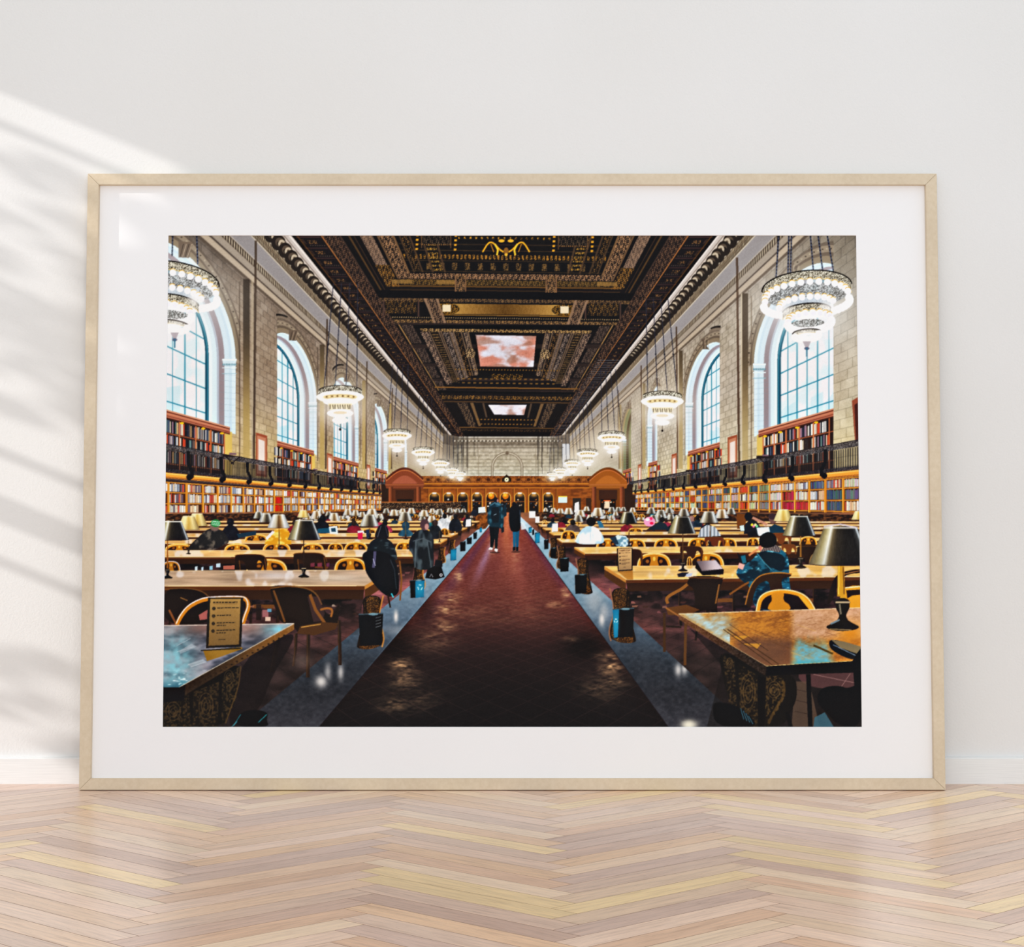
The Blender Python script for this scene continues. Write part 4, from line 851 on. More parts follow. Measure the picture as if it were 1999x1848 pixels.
    def table(side, i):
        xb, yb, xf, yf, bot = tabs[side][i]; far = lfar[side]; c0 = TOPC[side][i]; th = 1.2+(yf-yb)*.22; slope = -.0035*side*(1 if side > 0 else -1)
        yb2, yf2 = yb+(2 if side < 0 else -3)*(i/6.), yf+(1 if side < 0 else -6)*(i/6.)
        ap = (yf-yb)*.5+3
        # the shade under the table
        yu = yf+ap; ye = yf+ap+(bot-yf)*.62
        K.poly([(xf, yf), (far, yf2), (far, ye), (xf+side*(bot-yf)*.1, ye)], lambda x, y: (mixc(C3(22, 16, 14), C3(60, 40, 38), stp(.45, .7, fbm(x*.05, y*.12, 131+i, 3))), np.clip(1.15-.95*(y-yu)/(ye-yu), .0, .96)*(.75+.5*fbm(x*.04, y*.05, 133, 2))))
        if i >= 4:
            for k_ in range(7):                       # legs and rails of the chairs under the table
                xl = xf+side*(abs(xb-xf)+(bot-yf)*(.5+.42*k_)); wl_ = 1.2+(bot-yf)*.03
                if not 318 < xl < 1680: continue
                K.line([(xl, yu), (xl+side*wl_*.6, yf+(bot-yf)*.72)], wl_, (34, 23, 18), .9); K.line([(xl-wl_*.3, yu), (xl-wl_*.3, yf+(bot-yf)*.7)], wl_*.25, (110, 72, 38), .6)
                if k_ % 2 == 0: K.line([(xl, yf+(bot-yf)*.42), (xl+side*(bot-yf)*.42, yf+(bot-yf)*.42)], wl_*.9, (30, 20, 16), .9)
                if k_ % 3 == 1: K.poly([(xl, yf+(bot-yf)*.3), (xl+side*(bot-yf)*.4, yf+(bot-yf)*.29), (xl+side*(bot-yf)*.42, yf+(bot-yf)*.35), (xl, yf+(bot-yf)*.36)], (120, 78, 36), .8)
        for q in range(int(6+i*4)):
            x = xf+side*R.uniform(8, 330); y = yf+ap+R.uniform(.1, .5)*(bot-yf); r_ = .8+i*.45
            K.poly([(x, y), (x+r_*R.uniform(1, 4), y-.5), (x+r_*2.5, y+r_), (x, y+r_)], R.choice([(110, 72, 70), (84, 50, 40), (150, 110, 90), (60, 40, 30), (190, 170, 150), (40, 60, 70), (130, 84, 84)]), .7)
        K.poly([(xf, yf), (far, yf2), (far, yf2+th+ap), (xf+side*3, yf+th+ap)], (58, 34, 18)); K.poly([(xf, yf), (xb, yb), (xb, yb+th+ap*.8), (xf, yf+th+ap)], (84, 52, 24))
        # carved end support
        s_ = (bot-yf); m = xf+side*s_*.06-side*(abs(xb-xf)*.4)
        if i >= 3:
            P = [(m-side*s_*.18, yf+th+ap*.6), (m+side*s_*.16, yf+th+ap*.6), (m+side*s_*.12, yf+s_*.45), (m+side*s_*.22, bot-s_*.12), (m+side*s_*.24, bot), (m-side*s_*.16, bot-s_*.04), (m-side*s_*.2, bot-s_*.2), (m-side*s_*.1, yf+s_*.5)]
            K.poly(P, (30, 20, 14)); carved([(m+(q[0]-m)*.82, q[1]+1) for q in P], (44, 29, 17), (122, 84, 42), i, .3+.4/(i-1))
            K.line([P[0], P[7], P[6], P[5]], 1+i*.3, (196, 138, 66) if side < 0 else (150, 110, 80), .75); K.line([(m+side*s_*.1, yf+th+ap), (m+side*s_*.06, bot-s_*.2)], 1+i*.4, (24, 16, 12), .9)
        tone = C3(*c0)
        def top(x, y):
            n = fbm(x*.02, y*.25, 130+i, 3); f = fbm(x*.06, y*.05, 140+i, 2)
            c = tone*(.8+.42*n)[..., None]; return mixc(c, C3(226, 218, 214), stp(.56, .76, f)*.55)
        K.poly([(xb, yb), (xf, yf), (far, yf2), (far, yb2)], top)
        K.poly([(xf, yf), (far, yf2), (far, yf2+th), (xf, yf+th)], (92, 54, 24)); K.line([(xf, yf), (far, yf2)], .7+i*.12, (244, 214, 160), .9); K.poly([(xb, yb), (xf, yf), (xf, yf+th), (xb, yb+th)], (176, 124, 62)); K.line([(xb, yb+th), (xf, yf+th)], .8, (70, 42, 20))
        K.line([(xb, yb), (far, yb2)], .6+i*.1, (236, 206, 160), .7)
    def rowstuff(side, i):
        xb, yb, xf, yf, bot = tabs[side][i]
        n = 12-i*1
        for q in range(n):
            x = xb+side*R.uniform(14, 330)*(1 if i < 3 else 1.1); W = 6+i*4.4
            if not 318 < x < 1678: continue
            ch = R.random()
            if ch < .5: hoop(x, yb-W*.42, W*1.5, yb+.5, R.uniform(.8, 1.05))
            elif ch < .68: person(x, yb-W*1.0, W*.30, R.choice(CL), W*1.5, W*.7, R.choice([(28, 24, 22), (54, 38, 30), (22, 22, 26)]))
            elif ch < .86: shade(x, yb-W*1.7, W*1.1, R.choice([SH_LITE, SH_MID])); stem(x, yb-W*1.05, yb+1, W*.8)
            else: K.poly([(x, yb-W*.2), (x+W*.6, yb-W*.25), (x+W*.7, yb+.6), (x+W*.05, yb+.8)], R.choice([(236, 232, 228), (196, 210, 216), (60, 60, 66), (196, 40, 80)]))
    for i in range(4):
        for sd in (-1, 1): rowstuff(sd, i); table(sd, i)
    # row 4 on each side
    rowstuff(-1, 3); 
    # walkers in the aisle
    K.poly([(955, 1026), (964, 1026), (966, 1050), (962, 1070), (957, 1070), (957, 1048)], (20, 20, 24)); K.poly([(964, 1026), (975, 1026), (972, 1052), (971, 1071), (966, 1071), (966, 1050)], (24, 24, 28))
    K.poly([(953, 1072), (957, 1068), (962, 1069), (961, 1073)], (236, 232, 230)); K.poly([(965, 1073), (967, 1070), (972, 1072), (971, 1077), (967, 1076)], (236, 232, 230))
    K.poly([(951, 1020), (952, 998), (956, 984), (963, 979), (973, 979), (980, 985), (983, 1000), (984, 1020), (981, 1031), (976, 1032), (974, 1028), (957, 1029), (955, 1024)], lambda x, y: mixc(C3(26, 48, 58), C3(62, 100, 112), stp(.5, .75, fbm(x*.25, y*.12, 150, 2))))
    K.poly([(960, 990), (973, 989), (975, 1004), (973, 1020), (962, 1021), (958, 1006)], (24, 32, 38)); K.line([(964, 1005), (969, 1003)], 1.2, (150, 170, 180)); K.ell(968, 976, 4.6, 5.6, (34, 28, 28)); K.ell(971.5, 977, 1.6, 3, (170, 120, 110)); K.line([(958, 986), (966, 981), (976, 986)], 2, (84, 116, 126))
    K.poly([(978, 1030), (984, 1028), (984, 1038), (979, 1040)], (34, 34, 40))
    K.poly([(1001, 1034), (1007, 1034), (1006, 1068), (1002, 1070)], (36, 96, 122)); K.poly([(1007, 1034), (1014, 1034), (1012, 1068), (1007, 1070)], (30, 84, 110)); K.poly([(1001, 1068), (1006, 1067), (1006, 1074), (1001, 1075)], (22, 24, 30)); K.poly([(1007, 1068), (1012, 1067), (1012, 1075), (1007, 1075)], (22, 24, 30))
    K.poly([(993, 1010), (995, 992), (1000, 986), (1010, 986), (1016, 993), (1017, 1010), (1016, 1034), (1010, 1038), (999, 1038), (995, 1030)], (20, 20, 24)); K.poly([(1000, 990), (999, 982), (1003, 979), (1008, 981), (1010, 988), (1012, 996), (1000, 996)], (24, 20, 22)); K.line([(1015, 995), (1016, 1020)], 1.2, (90, 100, 112), .8); K.poly([(1016, 1018), (1024, 1020), (1028, 1032), (1018, 1034)], (196, 204, 208), .9)
    K.ell(966, 1078, 10, 1.6, (20, 10, 12), .5); K.ell(1007, 1077, 9, 1.6, (20, 10, 12), .5)
    K.poly([(983, 985), (988, 985), (989, 1006), (983, 1010)], (26, 46, 56))
    # desk people and notices far down the aisle
    person(926, 992, 3, (40, 40, 46), 14, 12, (30, 24, 24)); K.poly([(934, 990), (947, 989), (948, 1000), (934, 1001)], (206, 226, 232))
    for x, y, w_, h_ in ((1039, 1004, 12, 13), (1049, 1014, 8, 12)): K.poly([(x-w_/2, y-h_/2), (x+w_/2, y-h_/2), (x+w_/2, y+h_/2), (x-w_/2, y+h_/2)], (234, 234, 234))
    for x0, x1, y0, y1, b_ in ((1032, 1038, 1028, 1040, .9), (1039, 1043, 1032, 1044, 0), (1044, 1054, 1038, 1060, .9), (1062, 1071, 1052, 1072, 0), (1075, 1086, 1068, 1089, 0), (936, 941, 1028, 1039, .9), (924, 931, 1038, 1052, 0), (911, 921, 1048, 1062, 0)): binp(x0, x1, y0, y1, (24, 26, 30), b_)
    # left row 4..5
    person(868, 1007, 5, (206, 208, 208), 34, 22, (26, 24, 26)); person(889, 1008, 5, (30, 32, 38), 26, 24, (30, 26, 26)); person(912, 1008, 4, (28, 28, 34), 18, 16, (26, 24, 26))
    table(-1, 4); table(1, 4)
    hoop(868, 1031, 16, 1044, .9); K.poly([(1078, 1022), (1089, 1021), (1089, 1037), (1077, 1038)], (226, 224, 226)); K.poly([(910, 1014), (919, 1013), (919, 1027), (909, 1028)], (236, 234, 232))
    person(850, 1020, 6, (32, 36, 40), 26, 26, (60, 46, 42))
    binp(898, 909, 1056, 1076); binp(879, 891, 1070, 1094, blue=.9); binp(1093, 1111, 1088, 1116)
    # middle rows: chairs, lamps and readers
    for cx, t_, w_, b_ in ((350, 1062, 56, 1076), (463, 1062, 50, 1076), (500, 1043, 44, 1055), (540, 1059, 54, 1076), (695, 1058, 46, 1076), (790, 1058, 36, 1074), (655, 1060, 30, 1074), (610, 1061, 44, 1076)): hoop(cx, t_, w_, b_, 1.02)
    for cx, t_, w_, b_ in ((1187, 1052, 46, 1070), (1300, 1051, 46, 1068), (1363, 1050, 40, 1068), (1110, 1035, 30, 1052), (1470, 1049, 24, 1064), (1578, 1047, 34, 1062), (1240, 1052, 40, 1068), (1420, 1050, 36, 1066)): hoop(cx, t_, w_, b_, 1.04)
    shade(385, 1003, 40, SH_GOLD); shade(368, 1008, 44, SH_GOLD); 
    person(450, 1019, 8, (26, 27, 34), 36, 28, (22, 22, 26)); K.poly([(462, 1042), (500, 1036), (500, 1044), (466, 1050)], (34, 60, 70))
    K.poly([(364, 1074), (374, 1060), (390, 1046), (402, 1034), (416, 1030), (434, 1034), (446, 1050), (447, 1060), (436, 1064), (424, 1072), (404, 1076)], lambda x, y: mixc(C3(40, 38, 36), C3(104, 96, 84), stp(.45, .75, fbm(x*.12, y*.12, 160, 3))))
    K.ell(419, 1027, 9, 9, (120, 100, 88)); K.ell(421, 1021, 9.6, 7.4, (40, 120, 60)); 
    for q in (-4, 0, 4): K.line([(413, 1020+q*.8), (429, 1022+q*.8)], 1.3, (206, 226, 206), .9)
    K.poly([(516, 1062), (522, 1048), (534, 1036), (552, 1032), (564, 1036), (569, 1062)], lambda x, y: mixc(C3(206, 146, 40), C3(244, 206, 110), stp(.4, .7, fbm(x*.15, y*.15, 161, 2)))); K.line([(520, 1052), (534, 1037)], 5, (232, 220, 226))
    person(630, 1012, 7, (26, 28, 34), 30, 22, (24, 24, 28)); K.poly([(620, 1032), (643, 1030), (643, 1040), (620, 1040)], (30, 84, 100)); K.poly([(642, 1028), (658, 1026), (660, 1042), (644, 1042)], (220, 236, 240)); K.poly([(646, 1031), (655, 1030), (656, 1038), (647, 1038)], (40, 70, 84))
    K.poly([(698, 1040), (708, 1039), (708, 1052), (699, 1053)], (190, 40, 80)); K.poly([(714, 1034), (722, 1032), (724, 1048), (716, 1050)], (40, 52, 74))
    person(792, 1026, 9, (46, 84, 98), 30, 12, (40, 70, 84))
    for x, t_, W, f, by in ((520, 1003, 28, SH_MID, 0), (544, 1005, 44, SH_LITE, 1080), (791, 1000, 29, SH_MID, 1052), (721, 1005, 38, SH_MID, 1052), (592, 996, 24, SH_GOLD, 0)):
        if by: stem(x+1, t_+W*.5, by, W*.62, (120, 92, 48))
        shade(x, t_, W, f)
    # right middle
    K.poly([(1121, 1062), (1126, 1046), (1138, 1030), (1150, 1026), (1164, 1028), (1176, 1042), (1181, 1058), (1170, 1062)], lambda x, y: mixc(C3(176, 204, 216), C3(238, 242, 242), stp(.35, .6, fbm(x*.1, y*.06, 162, 2)))); K.ell(1154, 1018, 9, 9, (30, 26, 26)); K.line([(1152, 1030), (1153, 1056)], 1, (160, 190, 204), .7)
    K.poly([(1165, 1016), (1174, 1018), (1180, 1030), (1170, 1030)], (60, 110, 130))
    K.poly([(1192, 1050), (1206, 1044), (1222, 1046), (1231, 1060), (1231, 1068), (1204, 1066)], lambda x, y: mixc(C3(110, 140, 152), C3(206, 224, 230), stp(.4, .6, fbm(x*.2, y*.2, 163, 2)))); K.poly([(1190, 1050), (1202, 1046), (1208, 1062), (1200, 1062)], (44, 64, 74))
    K.ell(1268, 1018, 11, 9.5, (232, 150, 176)); K.ell(1272, 1021, 4, 3, (206, 40, 80)); K.ell(1264, 1014, 4, 3, (240, 226, 232)); K.ell(1271, 1012, 3, 3, (220, 60, 100))
    K.poly([(1262, 1034), (1274, 1026), (1288, 1017), (1300, 1022), (1307, 1034)], (40, 50, 56)); K.ell(1293, 1014, 5, 5, (36, 32, 32))
    K.poly([(1362, 1048), (1368, 1032), (1380, 1024), (1396, 1028), (1408, 1046)], lambda x, y: mixc(C3(120, 124, 128), C3(206, 208, 210), (.5+.5*np.sin(x*.9)).astype(np.float32))); 
    K.poly([(1438, 1003), (1456, 1003), (1456, 1032), (1439, 1032)], (112, 68, 26)); K.poly([(1470, 1008), (1500, 1022), (1496, 1026), (1468, 1012)], (176, 130, 110))
    K.poly([(1452, 1042), (1454, 1024), (1464, 1014), (1478, 1018), (1485, 1030), (1480, 1042)], (28, 30, 36)); K.ell(1461, 1008, 7.5, 8.5, (24, 24, 28)); 
    for q, cc in enumerate([(240, 206, 60), (236, 130, 150), (240, 220, 150), (120, 196, 140)]): K.ell(1468+q*3.2, 1024+(q % 2)*3, 2.6, 2.6, cc)
    K.poly([(1495, 1046), (1500, 1030), (1512, 1023), (1528, 1028), (1533, 1046)], (24, 58, 72)); K.ell(1509, 1013, 8, 9, (110, 84, 78)); K.ell(1508, 1008, 8, 6, (70, 52, 52)); K.poly([(1477, 1030), (1501, 1028), (1504, 1044), (1480, 1046)], (214, 232, 238)); K.poly([(1444, 1026), (1452, 1025), (1453, 1036), (1446, 1036)], (196, 226, 232)); K.poly([(1458, 1040), (1474, 1034), (1482, 1046), (1462, 1048)], (26, 24, 26))
    shade(1529, 995, 38, SH_GOLD); shade(1676, 998, 28, SH_GOLD); person(1350, 1012, 6, (70, 66, 80), 20, 12, (140, 110, 100)); person(1362, 1010, 5, (36, 50, 60), 18, 14, (28, 24, 24))
    for x, t_, W, f, by in ((1226, 1000, 36, SH_DARK, 1067), (1384, 999, 37, SH_MID, 1066)):
        stem(x+2, t_+W*.5, by, W*.62, (92, 66, 40)); shade(x, t_, W, f)
    stem(1540, 1040, 1066, 22, (150, 120, 80), (120, 104, 84))
    # row 5 tables
    table(-1, 5); table(1, 5)
    binp(1062+60, 1146, 1120, 1159); binp(800, 829, 1131, 1167, blue=.62); 
    # two readers in dark coats on the left
    K.poly([(796, 1072), (800, 1050), (812, 1036), (826, 1032), (840, 1036), (848, 1054), (846, 1072), (848, 1100), (842, 1112), (808, 1112), (806, 1080)], lambda x, y: mixc(C3(26, 30, 34), C3(74, 84, 88), stp(.5, .8, fbm(x*.1, y*.05, 164, 2)))); K.ell(829, 1024, 9, 11, (84, 62, 66)); K.ell(833, 1028, 4, 6, (170, 130, 124)); K.line([(812, 1054), (810, 1108)], 2.4, (92, 102, 106), .8); K.line([(834, 1056), (842, 1108)], 2.4, (92, 102, 106), .7); K.line([(806, 1056), (826, 1051), (842, 1058)], 2, (84, 92, 96), .9)
    K.poly([(830, 1128), (834, 1112), (848, 1104), (862, 1106), (868, 1126), (850, 1131)], (18, 18, 21)); K.ell(861, 1122, 3, 3, (210, 210, 214)); K.ell(861, 1122, 1.6, 1.6, (18, 18, 21)); K.line([(839, 1126), (842, 1120), (845, 1126)], 1.2, (170, 170, 176)); K.poly([(850, 1092), (864, 1094), (864, 1106), (848, 1106)], (26, 26, 30))
    stem(858, 1036, 1058, 12, (120, 96, 60)); 
    # things on the far side of row 6
    hoop(521, 1092, 78, 1115, .98); hoop(684, 1089, 62, 1114, 1.0); backc(490, 1082, 64, 32); backc(605, 1079, 66, 34, (44, 28, 18)); hoop(334, 1095, 36, 1115, .9, True)
    for x, y, w_, cc in ((383, 1110, 5, (210, 226, 234)), (395, 1111, 4, (200, 220, 230)), (412, 1109, 6, (150, 196, 210)), (426, 1104, 8, (196, 214, 224)), (447, 1108, 22, (176, 110, 90)), (610, 1103, 8, (120, 60, 70)), (624, 1103, 9, (130, 66, 76)), (640, 1103, 6, (110, 60, 80))): K.poly([(x-w_/2, y-4), (x+w_/2, y-5), (x+w_/2, y+3), (x-w_/2, y+3)], cc, .9)
    hoop(1277, 1080, 66, 1108, 1.02); hoop(1378, 1079, 70, 1106, 1.0); backc(1238, 1072, 34, 34, (58, 34, 18)); backc(1350, 1066, 46, 24, (60, 34, 20)); backc(1580, 1066, 50, 40, (48, 30, 18)); hoop(1346, 1086, 10, 1104); backc(1525, 1040, 40, 22, (110, 64, 30)); backc(1395, 1048, 40, 18, (104, 56, 30))
    hoop(1610, 1076, 60, 1100, .55)
    table(-1, 6); table(1, 6)
    K.glow(660, 1128, 60, 8, (214, 206, 190), .45); K.glow(540, 1124, 40, 8, (226, 222, 224), .5); K.glow(1300, 1118, 60, 7, (236, 200, 150), .4)
    # woman with her coat hung over the chair
    K.poly([(716, 1088), (716, 1070), (724, 1056), (738, 1049), (754, 1050), (768, 1060), (775, 1082), (776, 1096)], lambda x, y: mixc(C3(24, 30, 34), C3(64, 76, 80), stp(.5, .78, fbm(x*.09, y*.2, 165, 2)))); K.poly([(730, 1050), (735, 1034), (741, 1024), (751, 1022), (758, 1030), (760, 1050), (748, 1054)], (28, 26, 30)); K.line([(744, 1026), (737, 1048)], 1.4, (110, 108, 116), .8); K.line([(752, 1025), (757, 1046)], 1.2, (90, 90, 96), .7)
    K.poly([(706, 1086), (712, 1076), (730, 1074), (756, 1078), (768, 1088), (776, 1104), (780, 1140), (777, 1162), (752, 1166), (714, 1120), (712, 1100)], (17, 18, 22)); K.line([(732, 1076), (731, 1092), (729, 1108)], 5.5, (96, 92, 120), .8); K.line([(728, 1090), (733, 1104)], 1.3, (190, 190, 210), .8); K.line([(762, 1092), (770, 1112), (774, 1150)], 1.6, (52, 58, 64), .9)
    K.line([(780, 1094), (784, 1130), (781, 1172)], 3, (120, 80, 36)); K.line([(757, 1160), (762, 1186)], 3, (40, 26, 20)); K.line([(764, 1158), (768, 1166)], 2.4, (80, 190, 206))
    # jacket over the chair, lamps
    for x, t_, W, by, c_ in ((338, 1018, 62, 1128, (140, 92, 40)), (594, 1016, 65, 1126, (50, 34, 24)), (369, 1040, 30, 1081, (80, 60, 40))):
        stem(x-1 if x != 338 else 327, t_+W*.5, by, W*.60, c_)
        if x != 369: shade(x, t_, W, SH_DARK)
    stem(1333, 1040, 1114, 34, (92, 66, 36)); shade(1331, 1009, 55, SH_DARK)
    # --- right: reader in the blue padded jacket
    K.poly([(1357, 1108), (1360, 1095), (1398, 1093), (1413, 1112), (1412, 1121), (1372, 1123)], (20, 18, 20)); K.poly([(1360, 1095), (1397, 1093), (1411, 1110), (1370, 1114)], lambda x, y: mixc(C3(112, 98, 98), C3(196, 180, 180), stp(1362, 1400, x))); K.line([(1370, 1115), (1412, 1111)], 1.2, (70, 60, 60))
    K.poly([(1322, 1120), (1332, 1117), (1345, 1117), (1336, 1126), (1324, 1126)], (34, 36, 44)); K.poly([(1340, 1120), (1352, 1118), (1350, 1124), (1338, 1126)], (170, 176, 190))
    stem(1563, 1045, 1108, 42, (150, 108, 48), (40, 34, 28)); shade(1560, 1008, 65, SH_DARK)
    backc(1540, 1062, 30, 20, (110, 66, 30))
    bl = lambda x, y: mixc(C3(14, 40, 52), mixc(C3(34, 92, 110), C3(120, 176, 188), stp(.62, .82, fbm(x*.16, y*.3, 167, 2))), stp(.36, .6, fbm(x*.07+2, y*.12, 166, 3)))
    K.poly([(1466, 1096), (1480, 1078), (1500, 1072), (1522, 1070), (1536, 1080), (1541, 1100), (1540, 1128), (1545, 1160), (1540, 1190), (1472, 1192), (1468, 1150), (1452, 1136), (1438, 1124), (1437, 1114), (1447, 1101)], bl)
    K.poly([(1476, 1080), (1494, 1076), (1524, 1080), (1534, 1090), (1530, 1118), (1506, 1108), (1494, 1100)], (16, 34, 44)); K.line([(1478, 1080), (1492, 1098), (1506, 1112)], 2, (80, 140, 154), .8)
    K.poly([(1484, 1077), (1492, 1066), (1514, 1063), (1526, 1070), (1522, 1078), (1500, 1074)], lambda x, y: mixc(C3(50, 42, 42), C3(140, 130, 126), (np.sin(x*1.9+y*.5) > 0).astype(np.float32))); K.poly([(1482, 1062), (1482, 1050), (1488, 1042), (1500, 1037), (1512, 1042), (1517, 1052), (1515, 1064), (1506, 1068), (1490, 1070)], (16, 16, 18)); K.ell(1484, 1070, 3.5, 5, (190, 120, 104)); K.line([(1477, 1063), (1484, 1063)], 1.6, (20, 18, 18))
    K.poly([(1439, 1078), (1446, 1084), (1450, 1102), (1444, 1098)], (24, 24, 28)); K.poly([(1444, 1084), (1456, 1082), (1458, 1100), (1450, 1102)], (24, 30, 34)); K.poly([(1446, 1085), (1455, 1083.5), (1457, 1098), (1450, 1100)], (40, 104, 118)); K.poly([(1443, 1098), (1454, 1102), (1450, 1112), (1440, 1108)], (206, 160, 150)); K.line([(1462, 1084), (1470, 1078), (1480, 1072)], 4, (190, 130, 90))
    # chair of the reader and chairs before the table
    P = [(1455, 1180), (1462, 1150), (1474, 1130), (1490, 1120), (1520, 1117), (1546, 1120), (1543, 1126), (1524, 1128), (1528, 1150), (1534, 1186), (1502, 1186), (1504, 1150), (1500, 1132), (1482, 1138), (1472, 1156), (1466, 1190)]
    K.poly(P, (50, 32, 20)); K.line(P[:6], 2.4, (168, 116, 50), .9); K.line([(1424, 1160), (1448, 1144), (1462, 1136)], 4, (120, 78, 36))
    K.poly([(1626, 1130), (1640, 1118), (1662, 1112), (1683, 1110), (1683, 1118), (1656, 1120), (1638, 1132), (1630, 1160), (1622, 1176), (1612, 1182)], (36, 24, 18)); K.line([(1648, 1120), (1683, 1113)], 2, (170, 124, 70), .8)
    P = [(1345, 1128), (1352, 1124), (1400, 1124), (1413, 1130), (1408, 1140), (1398, 1180), (1404, 1215), (1396, 1218), (1392, 1190), (1362, 1192), (1362, 1218), (1354, 1218), (1358, 1150), (1340, 1140)]
    K.poly(P, (36, 24, 18)); K.line([(1342, 1140), (1330, 1150), (1310, 1160), (1300, 1168), (1304, 1178)], 6, (132, 90, 42)); K.line([(1404, 1140), (1397, 1178)], 3, (150, 104, 52), .8); K.line([(1344, 1127), (1412, 1128)], 2, (104, 66, 32))
    K.poly([(1300, 1186), (1340, 1180), (1366, 1190), (1340, 1202), (1304, 1200)], (96, 62, 30)); K.line([(1297, 1196), (1297, 1272)], 5.5, (70, 46, 26)); K.line([(1339, 1200), (1337, 1298)], 5.5, (92, 62, 34)); K.line([(1362, 1215), (1358, 1250)], 4, (40, 28, 22)); K.line([(1300, 1186), (1330, 1205), (1345, 1212)], 3, (150, 104, 58), .8); K.line([(1300, 1222), (1330, 1224)], 3, (40, 28, 20))
    P = [(1476, 1192), (1480, 1168), (1492, 1156), (1514, 1150), (1540, 1150), (1564, 1156), (1580, 1168), (1592, 1190)]
    K.poly(P, (34, 22, 18)); K.line([(q[0]+(1534-q[0])*.05, q[1]+4) for q in P], 8, (206, 138, 40)); K.line([(q[0], q[1]+1) for q in P], 2.2, (250, 206, 150)); K.poly([(1504, 1157), (1532, 1154), (1528, 1172), (1542, 1180), (1544, 1192), (1498, 1192), (1500, 1180), (1508, 1172)], (190, 128, 36)); K.poly([(1556, 1160), (1568, 1164), (1590, 1190), (1580, 1190)], (226, 156, 56))
    K.poly([(1648, 1148), (1664, 1143), (1683, 1143), (1683, 1190), (1650, 1190)], (206, 144, 46)); K.poly([(1652, 1152), (1683, 1150), (1683, 1160), (1664, 1162), (1654, 1168)], (40, 26, 18)); K.line([(1650, 1147), (1683, 1144)], 2, (250, 214, 170))
    # --- notices standing on the tables
    def notice(P, paper, n, m_):
        K.poly(P, (40, 32, 24)); cx = sum(q[0] for q in P)/4; cy = sum(q[1] for q in P)/4
        I = [(cx+(q[0]-cx)*.86, cy+(q[1]-cy)*.93-(P[2][1]-P[0][1])*.012) for q in P]
        K.poly(I, lambda x, y: C3(*paper)*(1.08-.3*np.clip((y-P[0][1])/(P[2][1]-P[0][1]), 0, 1))[..., None]+(fbm(x*.6, y*.6, 170, 2)[..., None]-.5)*12)
        def at(u, v):
            a = np.array(I, float); t_ = a[0]*(1-u)+a[1]*u; b_ = a[3]*(1-u)+a[2]*u; return tuple(t_*(1-v)+b_*v)
        ink = (44, 34, 24); H = I[2][1]-I[1][1]
        xx = .1
        while xx < .88:
            w_ = R.uniform(.05, .13); K.line([at(xx, .075), at(min(xx+w_, .9), .075)], H*.028, ink, .85); xx += w_+.025
        K.line([at(.1, .115), at(.9, .115)], .6, ink, .6)
        for j, v in enumerate((.21, .37, .53, .69)):
            q = at(.13, v); K.ell(q[0], q[1], H*.04, H*.04, ink, .9); K.line([at(.1, v-.02), at(.16, v+.02)], .5, paper, .8)
            for ln, vv in ((.95 if j == 0 else (.7 if j == 1 else .86), v-.012),)+(((.55, v+.045),) if j > 1 else ()):
                xx = .24
                while xx < ln:
                    w_ = R.uniform(.05, .12); K.line([at(xx, vv), at(min(xx+w_, ln), vv)], H*.022, ink, .8); xx += w_+.022
        K.line([at(.32, .88), at(.55, .88)], H*.018, ink, .6)
    notice([(1204, 1070), (1235, 1069), (1235, 1113), (1206, 1115)], (196, 158, 112), 4, 0)
    K.poly([(1206, 1115), (1235, 1113), (1236, 1131), (1224, 1131)], (150, 100, 34), .7)
    binp(1196, 1238, 1187, 1245, blue=.3, left=True); binp(700, 748, 1197, 1261); 
    for q in range(4): K.line([(733, 1206+q*6), (744, 1203+q*6)], 1, (150, 156, 160), .7)
    # --- near left: chairs, table and its carved end
    P = [(318, 1150), (360, 1147), (392, 1152), (408, 1164), (414, 1178), (414, 1218), (318, 1220)]; K.poly(P, (32, 21, 16)); K.line(P[:5], 2.4, (112, 78, 42), .9); K.line([(330, 1190), (346, 1222)], 4, (120, 76, 40)); K.line([(352, 1166), (366, 1172)], 2, (150, 110, 60), .8)
    P = [(345, 1220), (352, 1204), (366, 1186), (384, 1175), (404, 1168), (470, 1166), (482, 1170), (486, 1184), (478, 1204), (474, 1218)]
    K.line(P, 8, (178, 116, 30)); K.line([(q[0]-1, q[1]-3) for q in P], 2.2, (226, 214, 214), .9); K.poly([(388, 1200), (408, 1188), (408, 1208), (390, 1210)], (150, 92, 84))
    for x, y, w_, h_, cc in ((500, 1180, 10, 30, (40, 26, 22)), (512, 1190, 12, 14, (150, 104, 104)), (518, 1204, 10, 8, (220, 190, 170)), (522, 1188, 8, 6, (110, 150, 170))): K.poly([(x, y), (x+w_, y), (x+w_, y+h_), (x, y+h_)], cc, .85)
    # armchair seen from behind
    K.poly([(526, 1150), (532, 1143), (560, 1142), (596, 1146), (616, 1154), (626, 1170), (630, 1186), (640, 1200), (652, 1196), (660, 1178), (664, 1180), (660, 1212), (660, 1222), (640, 1230), (606, 1238), (580, 1234), (576, 1224), (548, 1216), (538, 1190)], (34, 23, 17))
    K.line([(528, 1148), (560, 1143), (598, 1147), (618, 1158), (628, 1180)], 3, (120, 84, 44), .9); K.poly([(600, 1164), (622, 1164), (634, 1196), (630, 1212), (612, 1214)], (92, 62, 60), .5); K.line([(605, 1160), (616, 1190), (634, 1216)], 6, (120, 80, 38)); K.line([(625, 1190), (640, 1186), (650, 1190), (646, 1204)], 4, (140, 94, 46)); K.line([(534, 1152), (548, 1190), (556, 1214)], 4, (116, 78, 40), .9)
    K.poly([(586, 1222), (630, 1214), (660, 1216), (655, 1228), (612, 1240), (580, 1236)], (78, 50, 26)); K.line([(588, 1224), (626, 1218)], 2, (196, 150, 80), .8)
